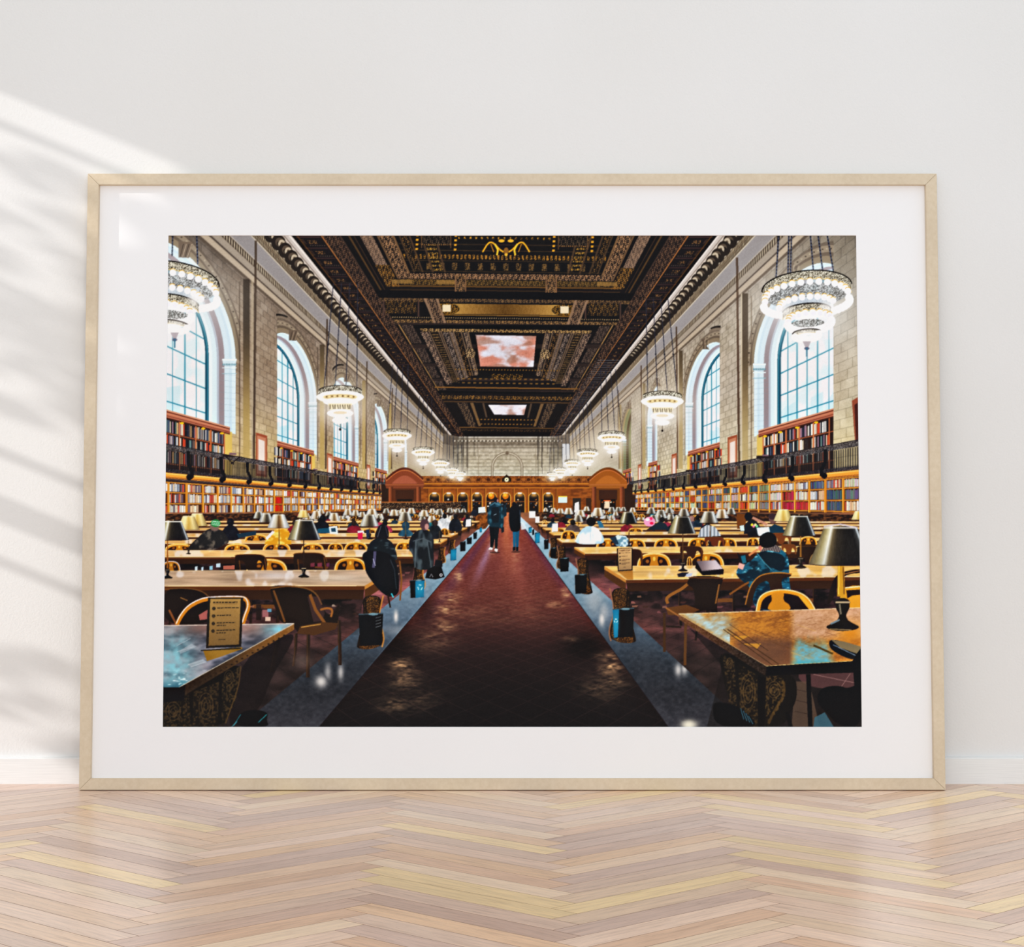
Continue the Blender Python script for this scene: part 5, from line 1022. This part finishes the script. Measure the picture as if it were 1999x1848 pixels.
    for x0, y0, x1, y1, w_ in ((602, 1238, 601, 1322, 7), (578, 1236, 577, 1270, 6), (577, 1268, 573, 1300, 5), (662, 1210, 664, 1298, 6.5), (545, 1238, 530, 1312, 9)): K.line([(x0, y0), (x1, y1)], w_, (44, 30, 22)); K.line([(x0-w_*.3, y0), (x1-w_*.3, y1)], 1.3, (96, 66, 40), .7)
    # shade below the near tables
    K.poly([(474, 1280), (560, 1236), (580, 1240), (530, 1320), (508, 1384), (470, 1418), (440, 1418)], (22, 16, 16), .75); K.glow(590, 1290, 18, 14, (150, 130, 120), .4)
    K.poly([(316, 1340), (350, 1340), (470, 1290), (466, 1320), (462, 1370), (440, 1400), (430, 1419), (316, 1419)], (20, 16, 13)); carved([(318, 1372), (368, 1352), (374, 1419), (318, 1419)], (22, 18, 14), (62, 48, 30), 1, .16); carved([(378, 1350), (428, 1330), (424, 1419), (376, 1419)], (24, 19, 15), (60, 47, 29), 2, .14); carved([(434, 1326), (468, 1300), (462, 1360), (446, 1400), (432, 1419)], (22, 18, 14), (66, 52, 32), 3, .16)
    for cx, cy, rx, ry in ((338, 1388, 14, 18), (402, 1378, 14, 26), (447, 1322, 9, 14)): 
        for f in (1, .62, .3): K.line([(cx+rx*f*math.cos(t), cy+ry*f*math.sin(t)) for t in np.linspace(0, 6.3, 22)], 1.5, (92, 72, 44), .55)
    K.line([(470, 1300), (466, 1340), (452, 1378), (440, 1412)], 2.6, (84, 64, 36), .8)
    def ltop(x, y):
        n = fbm(x*.025+y*.03, y*.06-x*.012, 171, 3); f = np.exp(-((x-345)/34)**2-((y-1300)/60)**2)+np.exp(-((x-540)/28)**2-((y-1228)/14)**2)*.9
        c = mixc(C3(64, 66, 74), C3(150, 146, 152), stp(.3, .75, n)); c = mixc(c, C3(150, 112, 96), (np.exp(-((x-440)/110)**2-((y-1224)/16)**2)*.75))
        c = mixc(c, C3(134, 184, 196), np.clip(f*(.45+.9*fbm(x*.11, y*.12, 172, 2)), 0, 1)); c = mixc(c, C3(34, 92, 108), stp(1318, 1342, y)*.6); return mixc(c, C3(216, 240, 244), stp(.62, .8, fbm(x*.1, y*.25, 173, 2))*stp(1300, 1336, y))
    K.poly([(318, 1220), (574, 1216), (350, 1341), (316, 1342)], ltop)
    for x0, y0, x1, y1 in ((345, 1260, 372, 1246), (345, 1272, 378, 1262), (366, 1298, 398, 1288), (372, 1302, 402, 1291)): K.line([(x0, y0), (x1, y1)], 1, (196, 206, 212), .5)
    K.poly([(350, 1270), (374, 1256), (384, 1262), (352, 1276)], (170, 180, 188), .5); K.poly([(366, 1296), (396, 1286), (404, 1292), (374, 1302)], (176, 188, 194), .5)
    K.line([(318, 1221), (574, 1217)], 1.6, (226, 206, 190), .8); K.poly([(574, 1216), (574, 1229), (352, 1362), (316, 1364), (316, 1342), (350, 1341)], lambda x, y: mixc(C3(48, 35, 24), C3(122, 88, 46), stp(380, 560, x))+(fbm(x*.3, y*.3, 174, 2)[..., None]-.5)*22)
    K.line([(350, 1341), (574, 1217)], 1.6, (206, 200, 186), .7); K.poly([(316, 1341), (350, 1341), (362, 1336), (360, 1366), (316, 1372)], (16, 14, 16))
    for q in range(20): 
        t = q/20; x = 360+205*t; y = 1350-114*t; K.ell(x, y-2, 2.3, 1.7, (34, 24, 16), .8)
    K.poly([(396, 1268), (472, 1263), (474, 1266), (430, 1282), (404, 1290)], (140, 104, 24), .8); K.line([(392, 1269.5), (470, 1265)], 2, (22, 18, 16))
    notice([(406, 1166), (475, 1166), (471, 1262), (402, 1265)], (150, 120, 72), 4, 0)
    # bin at the bottom edge
    K.poly([(456, 1419), (468, 1392), (486, 1385), (510, 1386), (524, 1392), (520, 1405), (526, 1419)], (13, 13, 15)); K.line([(470, 1394), (456, 1416)], 1.4, (40, 120, 130), .8); K.line([(521, 1394), (504, 1410)], 2, (50, 140, 146), .7); K.line([(463, 1408), (452, 1419)], 2.4, (90, 160, 170), .5)
    # --- near right: table, carved end, big lamp, open book
    K.poly([(1345, 1225), (1500, 1318), (1683, 1300), (1683, 1419), (1380, 1419), (1410, 1300)], (20, 16, 15), .55)
    K.poly([(1596, 1290), (1672, 1286), (1683, 1310), (1683, 1345), (1600, 1345), (1560, 1330), (1558, 1310)], (92, 62, 62), .8); K.poly([(1552, 1330), (1580, 1330), (1600, 1419), (1545, 1419)], (92, 74, 60), .75); K.line([(1588, 1316), (1676, 1334)], 1.2, (150, 120, 116), .7); K.line([(1640, 1344), (1660, 1314)], 1.2, (150, 120, 116), .7); K.poly([(1590, 1400), (1610, 1390), (1628, 1419), (1588, 1419)], (60, 92, 104), .9)
    for y in (1345, 1366, 1388): K.line([(1552, y), (1584, y+7)], 1, (40, 30, 26), .8)
    K.poly([(1400, 1260), (1500, 1316), (1552, 1314), (1558, 1360), (1540, 1395), (1528, 1419), (1440, 1419), (1412, 1330)], (22, 18, 15))
    carved([(1410, 1276), (1434, 1290), (1440, 1419), (1424, 1380)], (23, 18, 15), (66, 52, 33), 4, .16); carved([(1441, 1294), (1478, 1318), (1480, 1419), (1446, 1419)], (24, 19, 15), (68, 53, 31), 5, .14); carved([(1496, 1320), (1528, 1318), (1534, 1356), (1516, 1392), (1498, 1419), (1494, 1380)], (23, 18, 14), (76, 59, 34), 6, .15); K.poly([(1480, 1318), (1494, 1322), (1492, 1419), (1480, 1419)], (16, 13, 12))
    for cx, cy, rx, ry in ((1460, 1350, 14, 34), (1511, 1346, 13, 16), (1424, 1294, 6, 10)):
        for f in (1, .66, .34): K.line([(cx+rx*f*math.cos(t), cy+ry*f*math.sin(t)) for t in np.linspace(0, 6.3, 22)], 1.5, (108, 84, 50), .55)
    K.line([(1530, 1330), (1532, 1356), (1512, 1386), (1500, 1412)], 5, (96, 72, 36), .6); K.line([(1578, 1316), (1582, 1419)], 9, (15, 13, 14)); K.line([(1536, 1390), (1544, 1419)], 8, (18, 15, 14))
    K.poly([(1594, 1370), (1598, 1348), (1614, 1339), (1640, 1338), (1656, 1344), (1683, 1330), (1683, 1419), (1640, 1419), (1612, 1390)], (13, 12, 14)); 
    def rtop(x, y):
        n = fbm(x*.03-y*.02, y*.09+x*.02, 181, 3); n = .55*n+.45*fbm(x*.25-y*.12, y*.5+x*.1, 186, 2); c = mixc(C3(140, 92, 40), C3(188, 128, 54), stp(.25, .75, n)); far_ = stp(1296, 1230, y+ (x-1500)*.05)
        c = mixc(c, C3(96, 66, 50), (1-stp(1225, 1262, y-(x-1450)*.12*-1*-1))*0); c = mixc(c, C3(92, 66, 56), stp(1226, 1262, y)*stp(1420, 1450, x)*(1-stp(1540, 1552, x))*.75)
        c = mixc(c, C3(206, 170, 156), stp(1536, 1556, x)*(1-stp(1236, 1256, y))*.62*(.5+n)); c = mixc(c, C3(196, 128, 36), np.exp(-((x-1660)/26)**2-((y-1236)/20)**2)*.95)
        f = np.exp(-((x-1402)/24)**2-((y-1222)/26)**2); f = np.maximum(f, np.exp(-(((x-1352)+(1200-y)*1.6)/22)**2)*(x < 1425)); c = mixc(c, C3(176, 206, 212), np.clip(f*(.4+.9*fbm(x*.12+y*.1, y*.2, 182, 2)), 0, 1)*.9)
        f = stp(1538, 1560, x)*stp(1240, 1272, y+(fbm(x*.1, y*.05, 187, 2)-.5)*20)*(1-stp(1612, 1636, x+(1290-y)*.3)); c = mixc(c, C3(110, 168, 182), f*(.5+.6*fbm(x*.15, y*.3, 183, 2))); return mixc(c, C3(50, 140, 160), f*stp(1284, 1296, y)*.6)
    K.poly([(1324, 1198), (1683, 1186), (1683, 1288), (1664, 1290), (1496, 1300)], rtop)
    for q in range(26):
        x = R.uniform(1420, 1650); y = R.uniform(1200, 1275); L = R.uniform(14, 40); K.line([(x, y), (x+L, y+L*.22*R.choice((-1, 1.6)))], .8, R.choice([(96, 60, 22), (226, 176, 96), (80, 50, 26)]), .5)
    K.poly([(1432, 1242), (1464, 1240), (1446, 1250)], (206, 150, 60), .7); K.poly([(1450, 1256), (1486, 1256), (1478, 1266)], (206, 150, 60), .7)
    K.line([(1424, 1218), (1500, 1270)], 1, (40, 26, 16), .6); K.line([(1420, 1228), (1520, 1296)], 2, (70, 46, 24), .8); K.line([(1412, 1228), (1508, 1298)], 1.4, (60, 40, 20), .8)
    K.line([(1324, 1198), (1683, 1186)], 1.4, (240, 214, 170), .8); K.line([(1496, 1300), (1664, 1290)], 1.6, (226, 196, 130), .9); K.line([(1324, 1198), (1496, 1300)], 1.6, (206, 180, 140), .8)
    K.poly([(1324, 1198), (1496, 1300), (1494, 1319), (1326, 1209)], lambda x, y: mixc(C3(110, 76, 50), C3(44, 32, 24), stp(1330, 1480, x))+(fbm(x*.4, y*.4, 184, 2)[..., None]-.5)*50); K.poly([(1496, 1300), (1683, 1289), (1683, 1312), (1496, 1318)], (15, 13, 14))
    K.line([(1588, 1259), (1626, 1276)], 4, (84, 68, 26)); K.poly([(1620, 1248), (1640, 1250), (1683, 1262), (1683, 1285), (1660, 1288), (1624, 1270), (1618, 1258)], (22, 22, 24)); K.poly([(1622, 1248), (1648, 1252), (1682, 1262), (1674, 1276), (1640, 1264)], (122, 108, 80)); K.line([(1626, 1258), (1672, 1280)], 1.4, (150, 166, 180), .8); K.poly([(1664, 1290), (1672, 1276), (1683, 1262), (1683, 1345), (1668, 1340)], (13, 12, 14))
    stem(1645, 1098, 1226, 118, (190, 142, 48), (34, 28, 20)); K.line([(1640, 1100), (1641, 1164)], 9, (186, 138, 46), 1, None, 13); K.line([(1638, 1102), (1637, 1160)], 2, (236, 196, 100), .8); K.line([(1646, 1106), (1648, 1160)], 2.4, (96, 66, 24), .8); shade(1641, 1030, 124, SH_DARK, .575); K.line([(1608, 1027), (1640, 1023), (1674, 1030)], 2.6, (200, 186, 190), .9)
    K.poly([(1390, 1374), (1402, 1370), (1432, 1374), (1450, 1386), (1470, 1402), (1478, 1419), (1396, 1419)], (13, 13, 15)); 
    for q in range(4): K.line([(1446+q*5, 1382+q*5), (1452+q*6, 1404+q*3)], 1.4, (90, 150, 170), .6)
    K.glow(1345, 1414, 14, 9, (226, 220, 196), .7)

def paint_lights(K, R):
    K.smooth = False
    def ring(cx, cy, rx, ry, rot, r_, n, t0=0., t1=6.283, cap=True):
        cr, sr = math.cos(rot), math.sin(rot); Q = []
        for i in range(n):
            t = t0+(t1-t0)*i/n; a, b = rx*math.cos(t), ry*math.sin(t); Q.append((cx+a*cr-b*sr, cy+a*sr+b*cr, math.sin(t)))
        for x, y, z in sorted(Q, key=lambda q: q[1]):
            if cap: K.ell(x, y-r_*.8, r_*.8, r_*.45, (222, 176, 92))
            K.ell(x, y, r_, r_*1.02, (250, 247, 246))
            if z < .1: K.ell(x+r_*.2, y+r_*.2, r_*.7, r_*.7, (232, 230, 238), .6)
    def openwork(P, k): K.poly(P, lambda x, y: mixc(C3(70, 64, 54), C3(228, 222, 202), stp(.36, .58, fbm(x*.95, y*.95, 190+k, 2))))
    def rimband(cx, cy, rx, ry, rot, h, k, t0=math.pi, t1=2*math.pi):
        cr, sr = math.cos(rot), math.sin(rot); A_, B_ = [], []
        for t in np.linspace(t0, t1, 30):
            a, b = rx*math.cos(t), ry*math.sin(t); x, y = cx+a*cr-b*sr, cy+a*sr+b*cr; A_.append((x, y)); B_.append((x, y+h))
        openwork(A_+B_[::-1], k); K.line(A_, 2.4, (34, 30, 28)); K.line(B_, 1.4, (206, 180, 120), .9)
    def big(cx, cy, rot, k, chains):
        for (x0, y0, x1, y1) in chains:
            n = int(math.hypot(x1-x0, y1-y0)/3.2); K.line([(x0, y0), (x1, y1)], 1.8, (40, 42, 56), .85)
            for i in range(n): t = i/n; K.ell(x0+(x1-x0)*t, y0+(y1-y0)*t, 1.7, 1.9, (30, 32, 44) if i % 2 else (70, 74, 90))
        K.glow(cx, cy+40, 105, 75, (236, 240, 240), .55)
        K.ell(cx, cy+10, 84, 30, (150, 156, 160), .55, rot); carv = lambda x, y: mixc(C3(96, 94, 90), C3(214, 216, 214), stp(.4, .62, fbm(x*.7, y*.7, 195, 2)))
        K.ell(cx, cy+14, 78, 24, carv, .8, rot)
        rimband(cx, cy, 88, 34, rot, 17, k)
        ring(cx, cy+18, 82, 30, rot, 6.6, 15, math.pi*.98, math.pi*2.02)
        K.poly([(cx-50, cy+20), (cx+50, cy+16), (cx+44, cy+42), (cx-44, cy+46)], (196, 206, 214), .8)
        ring(cx, cy+34, 54, 17, rot, 6.4, 11, math.pi, math.pi*2)
        ring(cx, cy+30, 84, 24, rot, 7.8, 26, -.15, math.pi+.15, False)
        rimband(cx, cy+44, 47, 14, rot, 14, k+1)
        K.glow(cx+40, cy+40, 16, 16, (255, 252, 246), .8); K.glow(cx-42, cy+46, 16, 16, (255, 252, 246), .8)
        ring(cx, cy+42, 50, 20, rot, 7.5, 20, .05, math.pi-.05) if False else None
        ring(cx-rot*60, cy+62, 42, 14, rot, 6.6, 9, math.pi, 2*math.pi); K.ell(cx, cy+70, 34, 9, carv, .9, rot); ring(cx-rot*60, cy+68, 43, 16, rot, 8, 20, -.1, math.pi+.1, False)
        rimband(cx, cy+88, 28, 8, rot, 7, k+2); ring(cx, cy+92, 24, 9, rot, 7, 12, -.1, math.pi+.1, False); K.glow(cx, cy+92, 22, 12, (255, 252, 248), .8)
        K.poly([(cx-8, cy+104), (cx+8, cy+104), (cx+3, cy+116), (cx-3, cy+116)], (180, 172, 176)); K.ell(cx, cy+118, 5, 3, (110, 112, 130)); K.line([(cx, cy+116), (cx, cy+134)], 3, (70, 120, 140), .9)
    big(1575, 562, -.09, 0, [(1520, 459, 1514, 556), (1540, 459, 1538, 540), (1545, 459, 1543, 540), (1582, 459, 1588, 530), (1597, 459, 1606, 528), (1615, 459, 1627, 530)])
    big(341, 545, .17, 5, [(384, 459, 386, 516), (337, 459, 336, 500)])
    def small(cx, cy, W, chains):
        f = W/100.
        for x0, y0, x1 in chains: K.line([(x0, y0), (x1, cy-10*f)], 1.4*f+.5, (46, 46, 58), .85); K.ell(x0+(x1-x0)*.55, y0+(cy-y0)*.55, 1.6*f+.3, 1.6*f+.3, (30, 30, 38))
        K.glow(cx, cy+16*f, 74*f, 48*f, (250, 240, 220), .55)
        K.ell(cx, cy-10*f, 46*f, 11*f, (70, 64, 58)); openwork([(cx-46*f, cy-10*f), (cx-30*f, cy-17*f), (cx, cy-20*f), (cx+30*f, cy-17*f), (cx+46*f, cy-10*f), (cx+46*f, cy+2*f), (cx-46*f, cy+2*f)], 9)
        K.ell(cx, cy+4*f, 50*f, 14*f, (250, 244, 234)); K.ell(cx, cy+4*f, 36*f, 6*f, (216, 190, 140))
        n = 13
        for i in range(n): K.ell(cx-34*f+68*f*i/(n-1), cy+4*f-2*f*math.sin(math.pi*i/(n-1)), 1.8*f, 2*f, (96, 76, 52) if i % 2 else (250, 226, 170), .9)
        K.ell(cx, cy+14*f, 36*f, 9*f, (252, 248, 240)); K.poly([(cx-25*f, cy+18*f), (cx+25*f, cy+18*f), (cx+21*f, cy+31*f), (cx-21*f, cy+31*f)], (246, 226, 180))
        for i in range(9): K.line([(cx-21*f+i*5.2*f, cy+20*f), (cx-21*f+i*5.2*f+2*f*(i % 2), cy+29*f)], 2.2*f, (44, 36, 28), .85)
        K.ell(cx, cy+38*f, 28*f, 9*f, (253, 249, 242)); K.ell(cx, cy+37*f, 14*f, 3*f, (206, 170, 110), .8); K.ell(cx, cy+53*f, 17*f, 7*f, (253, 249, 242)); K.glow(cx, cy+40*f, 34*f, 22*f, (255, 250, 240), .5)
        K.line([(cx, cy+60*f), (cx, cy+72*f)], 1.2*f, (90, 80, 70)); K.ell(cx, cy+72*f, 2.6*f, 2.6*f, (40, 36, 36))
    for sd, L in ((-1, [(898, 924, 24), (882, 917, 28), (860, 903, 36), (826, 881, 46), (775, 848, 58), (664, 771, 93)]), (1, [(1078, 925, 22), (1094, 917, 28), (1117, 903, 34), (1147, 884, 43), (1194, 852, 56), (1293, 780, 84)])):
        for cx, cy, W in L:
            top = cy-W*2.35; f = W/100.
            small(cx, cy, W, [(cx+sd*-8*f-26*f+i*17*f*1.0+sd*-4*f, top, cx-34*f+i*23*f) for i in range(4)] if W > 30 else [(cx-4, top, cx-5), (cx+3, top, cx+4)])

def make_print_pixels():
    K, R = paint_print()[:2]
    paint_lights(K, R)
    paint_hall_life(K, R)
    a = K.a
    h, w = a.shape[0]//PS, a.shape[1]//PS
    b = a.reshape(h, PS, w, PS, 3).mean((1, 3))
    Y, X = np.mgrid[0:h, 0:w].astype(np.float32)
    # the contrast and the grain of the print
    t = b/255.; t = t+.30*(t-.47)*(1-np.abs(2*t-1)); l = t.mean(-1, keepdims=True); t = l+(t-l)*1.08
    def soft(q, r):                            # box blur, twice
        for _ in range(2):
            for ax in (0, 1):
                p = np.concatenate([np.repeat(np.take(q, [0], ax), r+1, ax), q, np.repeat(np.take(q, [-1], ax), r, ax)], ax); c = np.cumsum(p, ax, dtype=np.float64)
                n = q.shape[ax]; q = ((np.take(c, range(2*r+1, 2*r+1+n), ax)-np.take(c, range(0, n), ax))/(2*r+1)).astype(np.float32)
        return q
    br = np.clip(t-.72, 0, 1)*2.2; bloom = soft(br, 5)*.5+soft(br, 14)*.35; t = 1-(1-np.clip(t, 0, 1))*(1-np.clip(bloom*.42, 0, .8))
    t = t+.22*(t-soft(t, 9))+.12*(t-soft(t, 30)); blur = soft(t, 1); t = blur*.22+t*.78
    t = t+((hsh(X, Y, 3)-.5)*.03)[..., None]
    return np.clip(t*.955+.045*.9*np.array([.9, .88, .92]), 0, 1).astype(np.float32)

# ------------------------------------------------------------ the framed print leaning on the wall
FT = .020                               # depth of the frame
D0 = FPX*H/(1543-HY)                    # distance of its front foot
D1 = YW-FT                              # distance of its front top edge
ztop = H+(HY-340)*D1/FPX
TILT = math.atan2(D1-D0, ztop); FHT = math.hypot(ztop, D1-D0); FWD = 1692*D0/FPX
frame = bpy.data.objects.new('picture_frame', None); col.objects.link(frame)
tag(frame, 'large pale wood picture frame with white mount leaning against the wall on the parquet', 'picture frame')
frame.location = (0, D0, FT*math.sin(TILT)); frame.rotation_euler = (-TILT, 0, 0)
RW, REC = .0213, .012                   # rail width, depth of the recess in front of the mount
hx = FWD/2; MG = .00016
def rail(poly, name):
    bm = bmesh.new(); f = [bm.verts.new((x, 0, z)) for x, z in poly]; k = [bm.verts.new((x, FT, z)) for x, z in poly]
    top = bm.faces.new(f); bm.faces.new(k[::-1])
    for i in range(4): bm.faces.new((f[i], k[i], k[(i+1) % 4], f[(i+1) % 4]))
    bmesh.ops.bevel(bm, geom=list(top.edges), offset=.0007, segments=2, affect='EDGES')
    return link(name, from_bm(name, bm), M_frame, frame)
o, i_ = hx, hx-RW; t, b_ = FHT, RW; ti = FHT-RW
rail([(-o+MG, 0), (o-MG, 0), (i_-MG, RW), (-i_+MG, RW)], 'bottom_rail')
rail([(-o+MG, t), (-i_+MG, ti), (i_-MG, ti), (o-MG, t)], 'top_rail')
rail([(-o, MG), (-i_, RW+MG), (-i_, ti-MG), (-o, t-MG)], 'side_rail')
rail([(o, MG), (o, t-MG), (i_, ti-MG), (i_, RW+MG)], 'side_rail')
box('backing_board', -i_-.004, i_+.004, REC+.0035, FT-.001, RW-.004, ti+.004, M_back, frame)
# print window: the printed area's corners seen on the mount's plane
RX = Matrix.Rotation(-TILT, 4, 'X'); base = Vector(frame.location)
def on_plane(pxx, pyy, off):
    n = RX.to_3x3() @ Vector((0, 1, 0)); q = base+n*off
    r = Vector(((pxx-CX)/FPX, 1, (HY-pyy)/FPX)); c0 = Vector((0, 0, H)); k = (q-c0).dot(n)/r.dot(n); return RX.to_3x3().inverted() @ (c0+r*k-base)
c4 = [on_plane(*q, REC) for q in ((330, 459.5), (1670, 459.5), (316, 1418.5), (1683, 1418.5))]
pw = (abs(c4[0].x)+abs(c4[1].x)+abs(c4[2].x)+abs(c4[3].x))/4; pz1 = (c4[0].z+c4[1].z)/2; pz0 = (c4[2].z+c4[3].z)/2
bm = bmesh.new()
oo = [(-i_, RW), (i_, RW), (i_, ti), (-i_, ti)]; ii = [(-pw, pz0), (pw, pz0), (pw, pz1), (-pw, pz1)]; jj = [(-pw-.0007, pz0-.0007), (pw+.0007, pz0-.0007), (pw+.0007, pz1+.0007), (-pw-.0007, pz1+.0007)]
vo = [bm.verts.new((x, REC, z)) for x, z in oo]; vj = [bm.verts.new((x, REC, z)) for x, z in jj]; vi = [bm.verts.new((x, REC+.0007, z)) for x, z in ii]; vb = [bm.verts.new((x, REC+.0015, z)) for x, z in ii]; vk = [bm.verts.new((x, REC+.0015, z)) for x, z in oo]
for A_, B_ in ((vo, vj), (vj, vi), (vi, vb), (vb, vk), (vk, vo)):
    for i in range(4): bm.faces.new((A_[i], A_[(i+1) % 4], B_[(i+1) % 4], B_[i]))
link('mount', from_bm('mount', bm), M_mat, frame)

# the print: one flat sheet whose ink is a colour attribute on a fine grid
PIX = make_print_pixels()
NX, NZ = 1180, 828
gx = np.linspace(-pw, pw, NX+1); gz = np.linspace(pz0, pz1, NZ+1)
GX, GZ = np.meshgrid(gx, gz); yl = REC+.0016
co = np.stack([GX, np.full_like(GX, yl), GZ], -1).reshape(-1, 3)
Rm = np.array(RX.to_3x3()); wc = co @ Rm.T+np.array(base)
sx = wc[:, 0]/wc[:, 1]*FPX+CX-PX0-.5; sy = HY-(wc[:, 2]-H)/wc[:, 1]*FPX-PY0-.5      # where the drawing holds that point
sx = np.clip(sx, 0, PIX.shape[1]-1.001); sy = np.clip(sy, 0, PIX.shape[0]-1.001)
i0 = sx.astype(int); j0 = sy.astype(int); fx = (sx-i0)[:, None]; fy = (sy-j0)[:, None]
cc = (PIX[j0, i0]*(1-fx)+PIX[j0, i0+1]*fx)*(1-fy)+(PIX[j0+1, i0]*(1-fx)+PIX[j0+1, i0+1]*fx)*fy
lc = np.where(cc <= .04045, cc/12.92, ((cc+.055)/1.055)**2.4)*PRINT_GAIN
me = bpy.data.meshes.new('print'); nv = len(co); q = np.arange(NX*NZ); r0 = q//NX*(NX+1)+q % NX
quads = np.stack([r0, r0+1, r0+NX+2, r0+NX+1], -1).astype(np.int32)
me.vertices.add(nv); me.vertices.foreach_set('co', co.astype(np.float32).ravel())
me.loops.add(quads.size); me.loops.foreach_set('vertex_index', quads.ravel())
me.polygons.add(len(quads)); me.polygons.foreach_set('loop_start', np.arange(0, quads.size, 4, dtype=np.int32))
me.update(calc_edges=True)
at_ = me.color_attributes.new('ink', 'FLOAT_COLOR', 'POINT'); at_.data.foreach_set('color', np.concatenate([lc, np.ones((nv, 1))], 1).astype(np.float32).ravel())
m, nt, b = material('printed_paper', (.5, .5, .5), .75, .12); vc = node(nt, 'ShaderNodeVertexColor'); vc.layer_name = 'ink'; nt.links.new(vc.outputs['Color'], b.inputs['Base Color'])
pr = link('print', me, m, frame)
tag(pr, 'printed photograph of a grand library reading room with long tables, lamps and chandeliers')
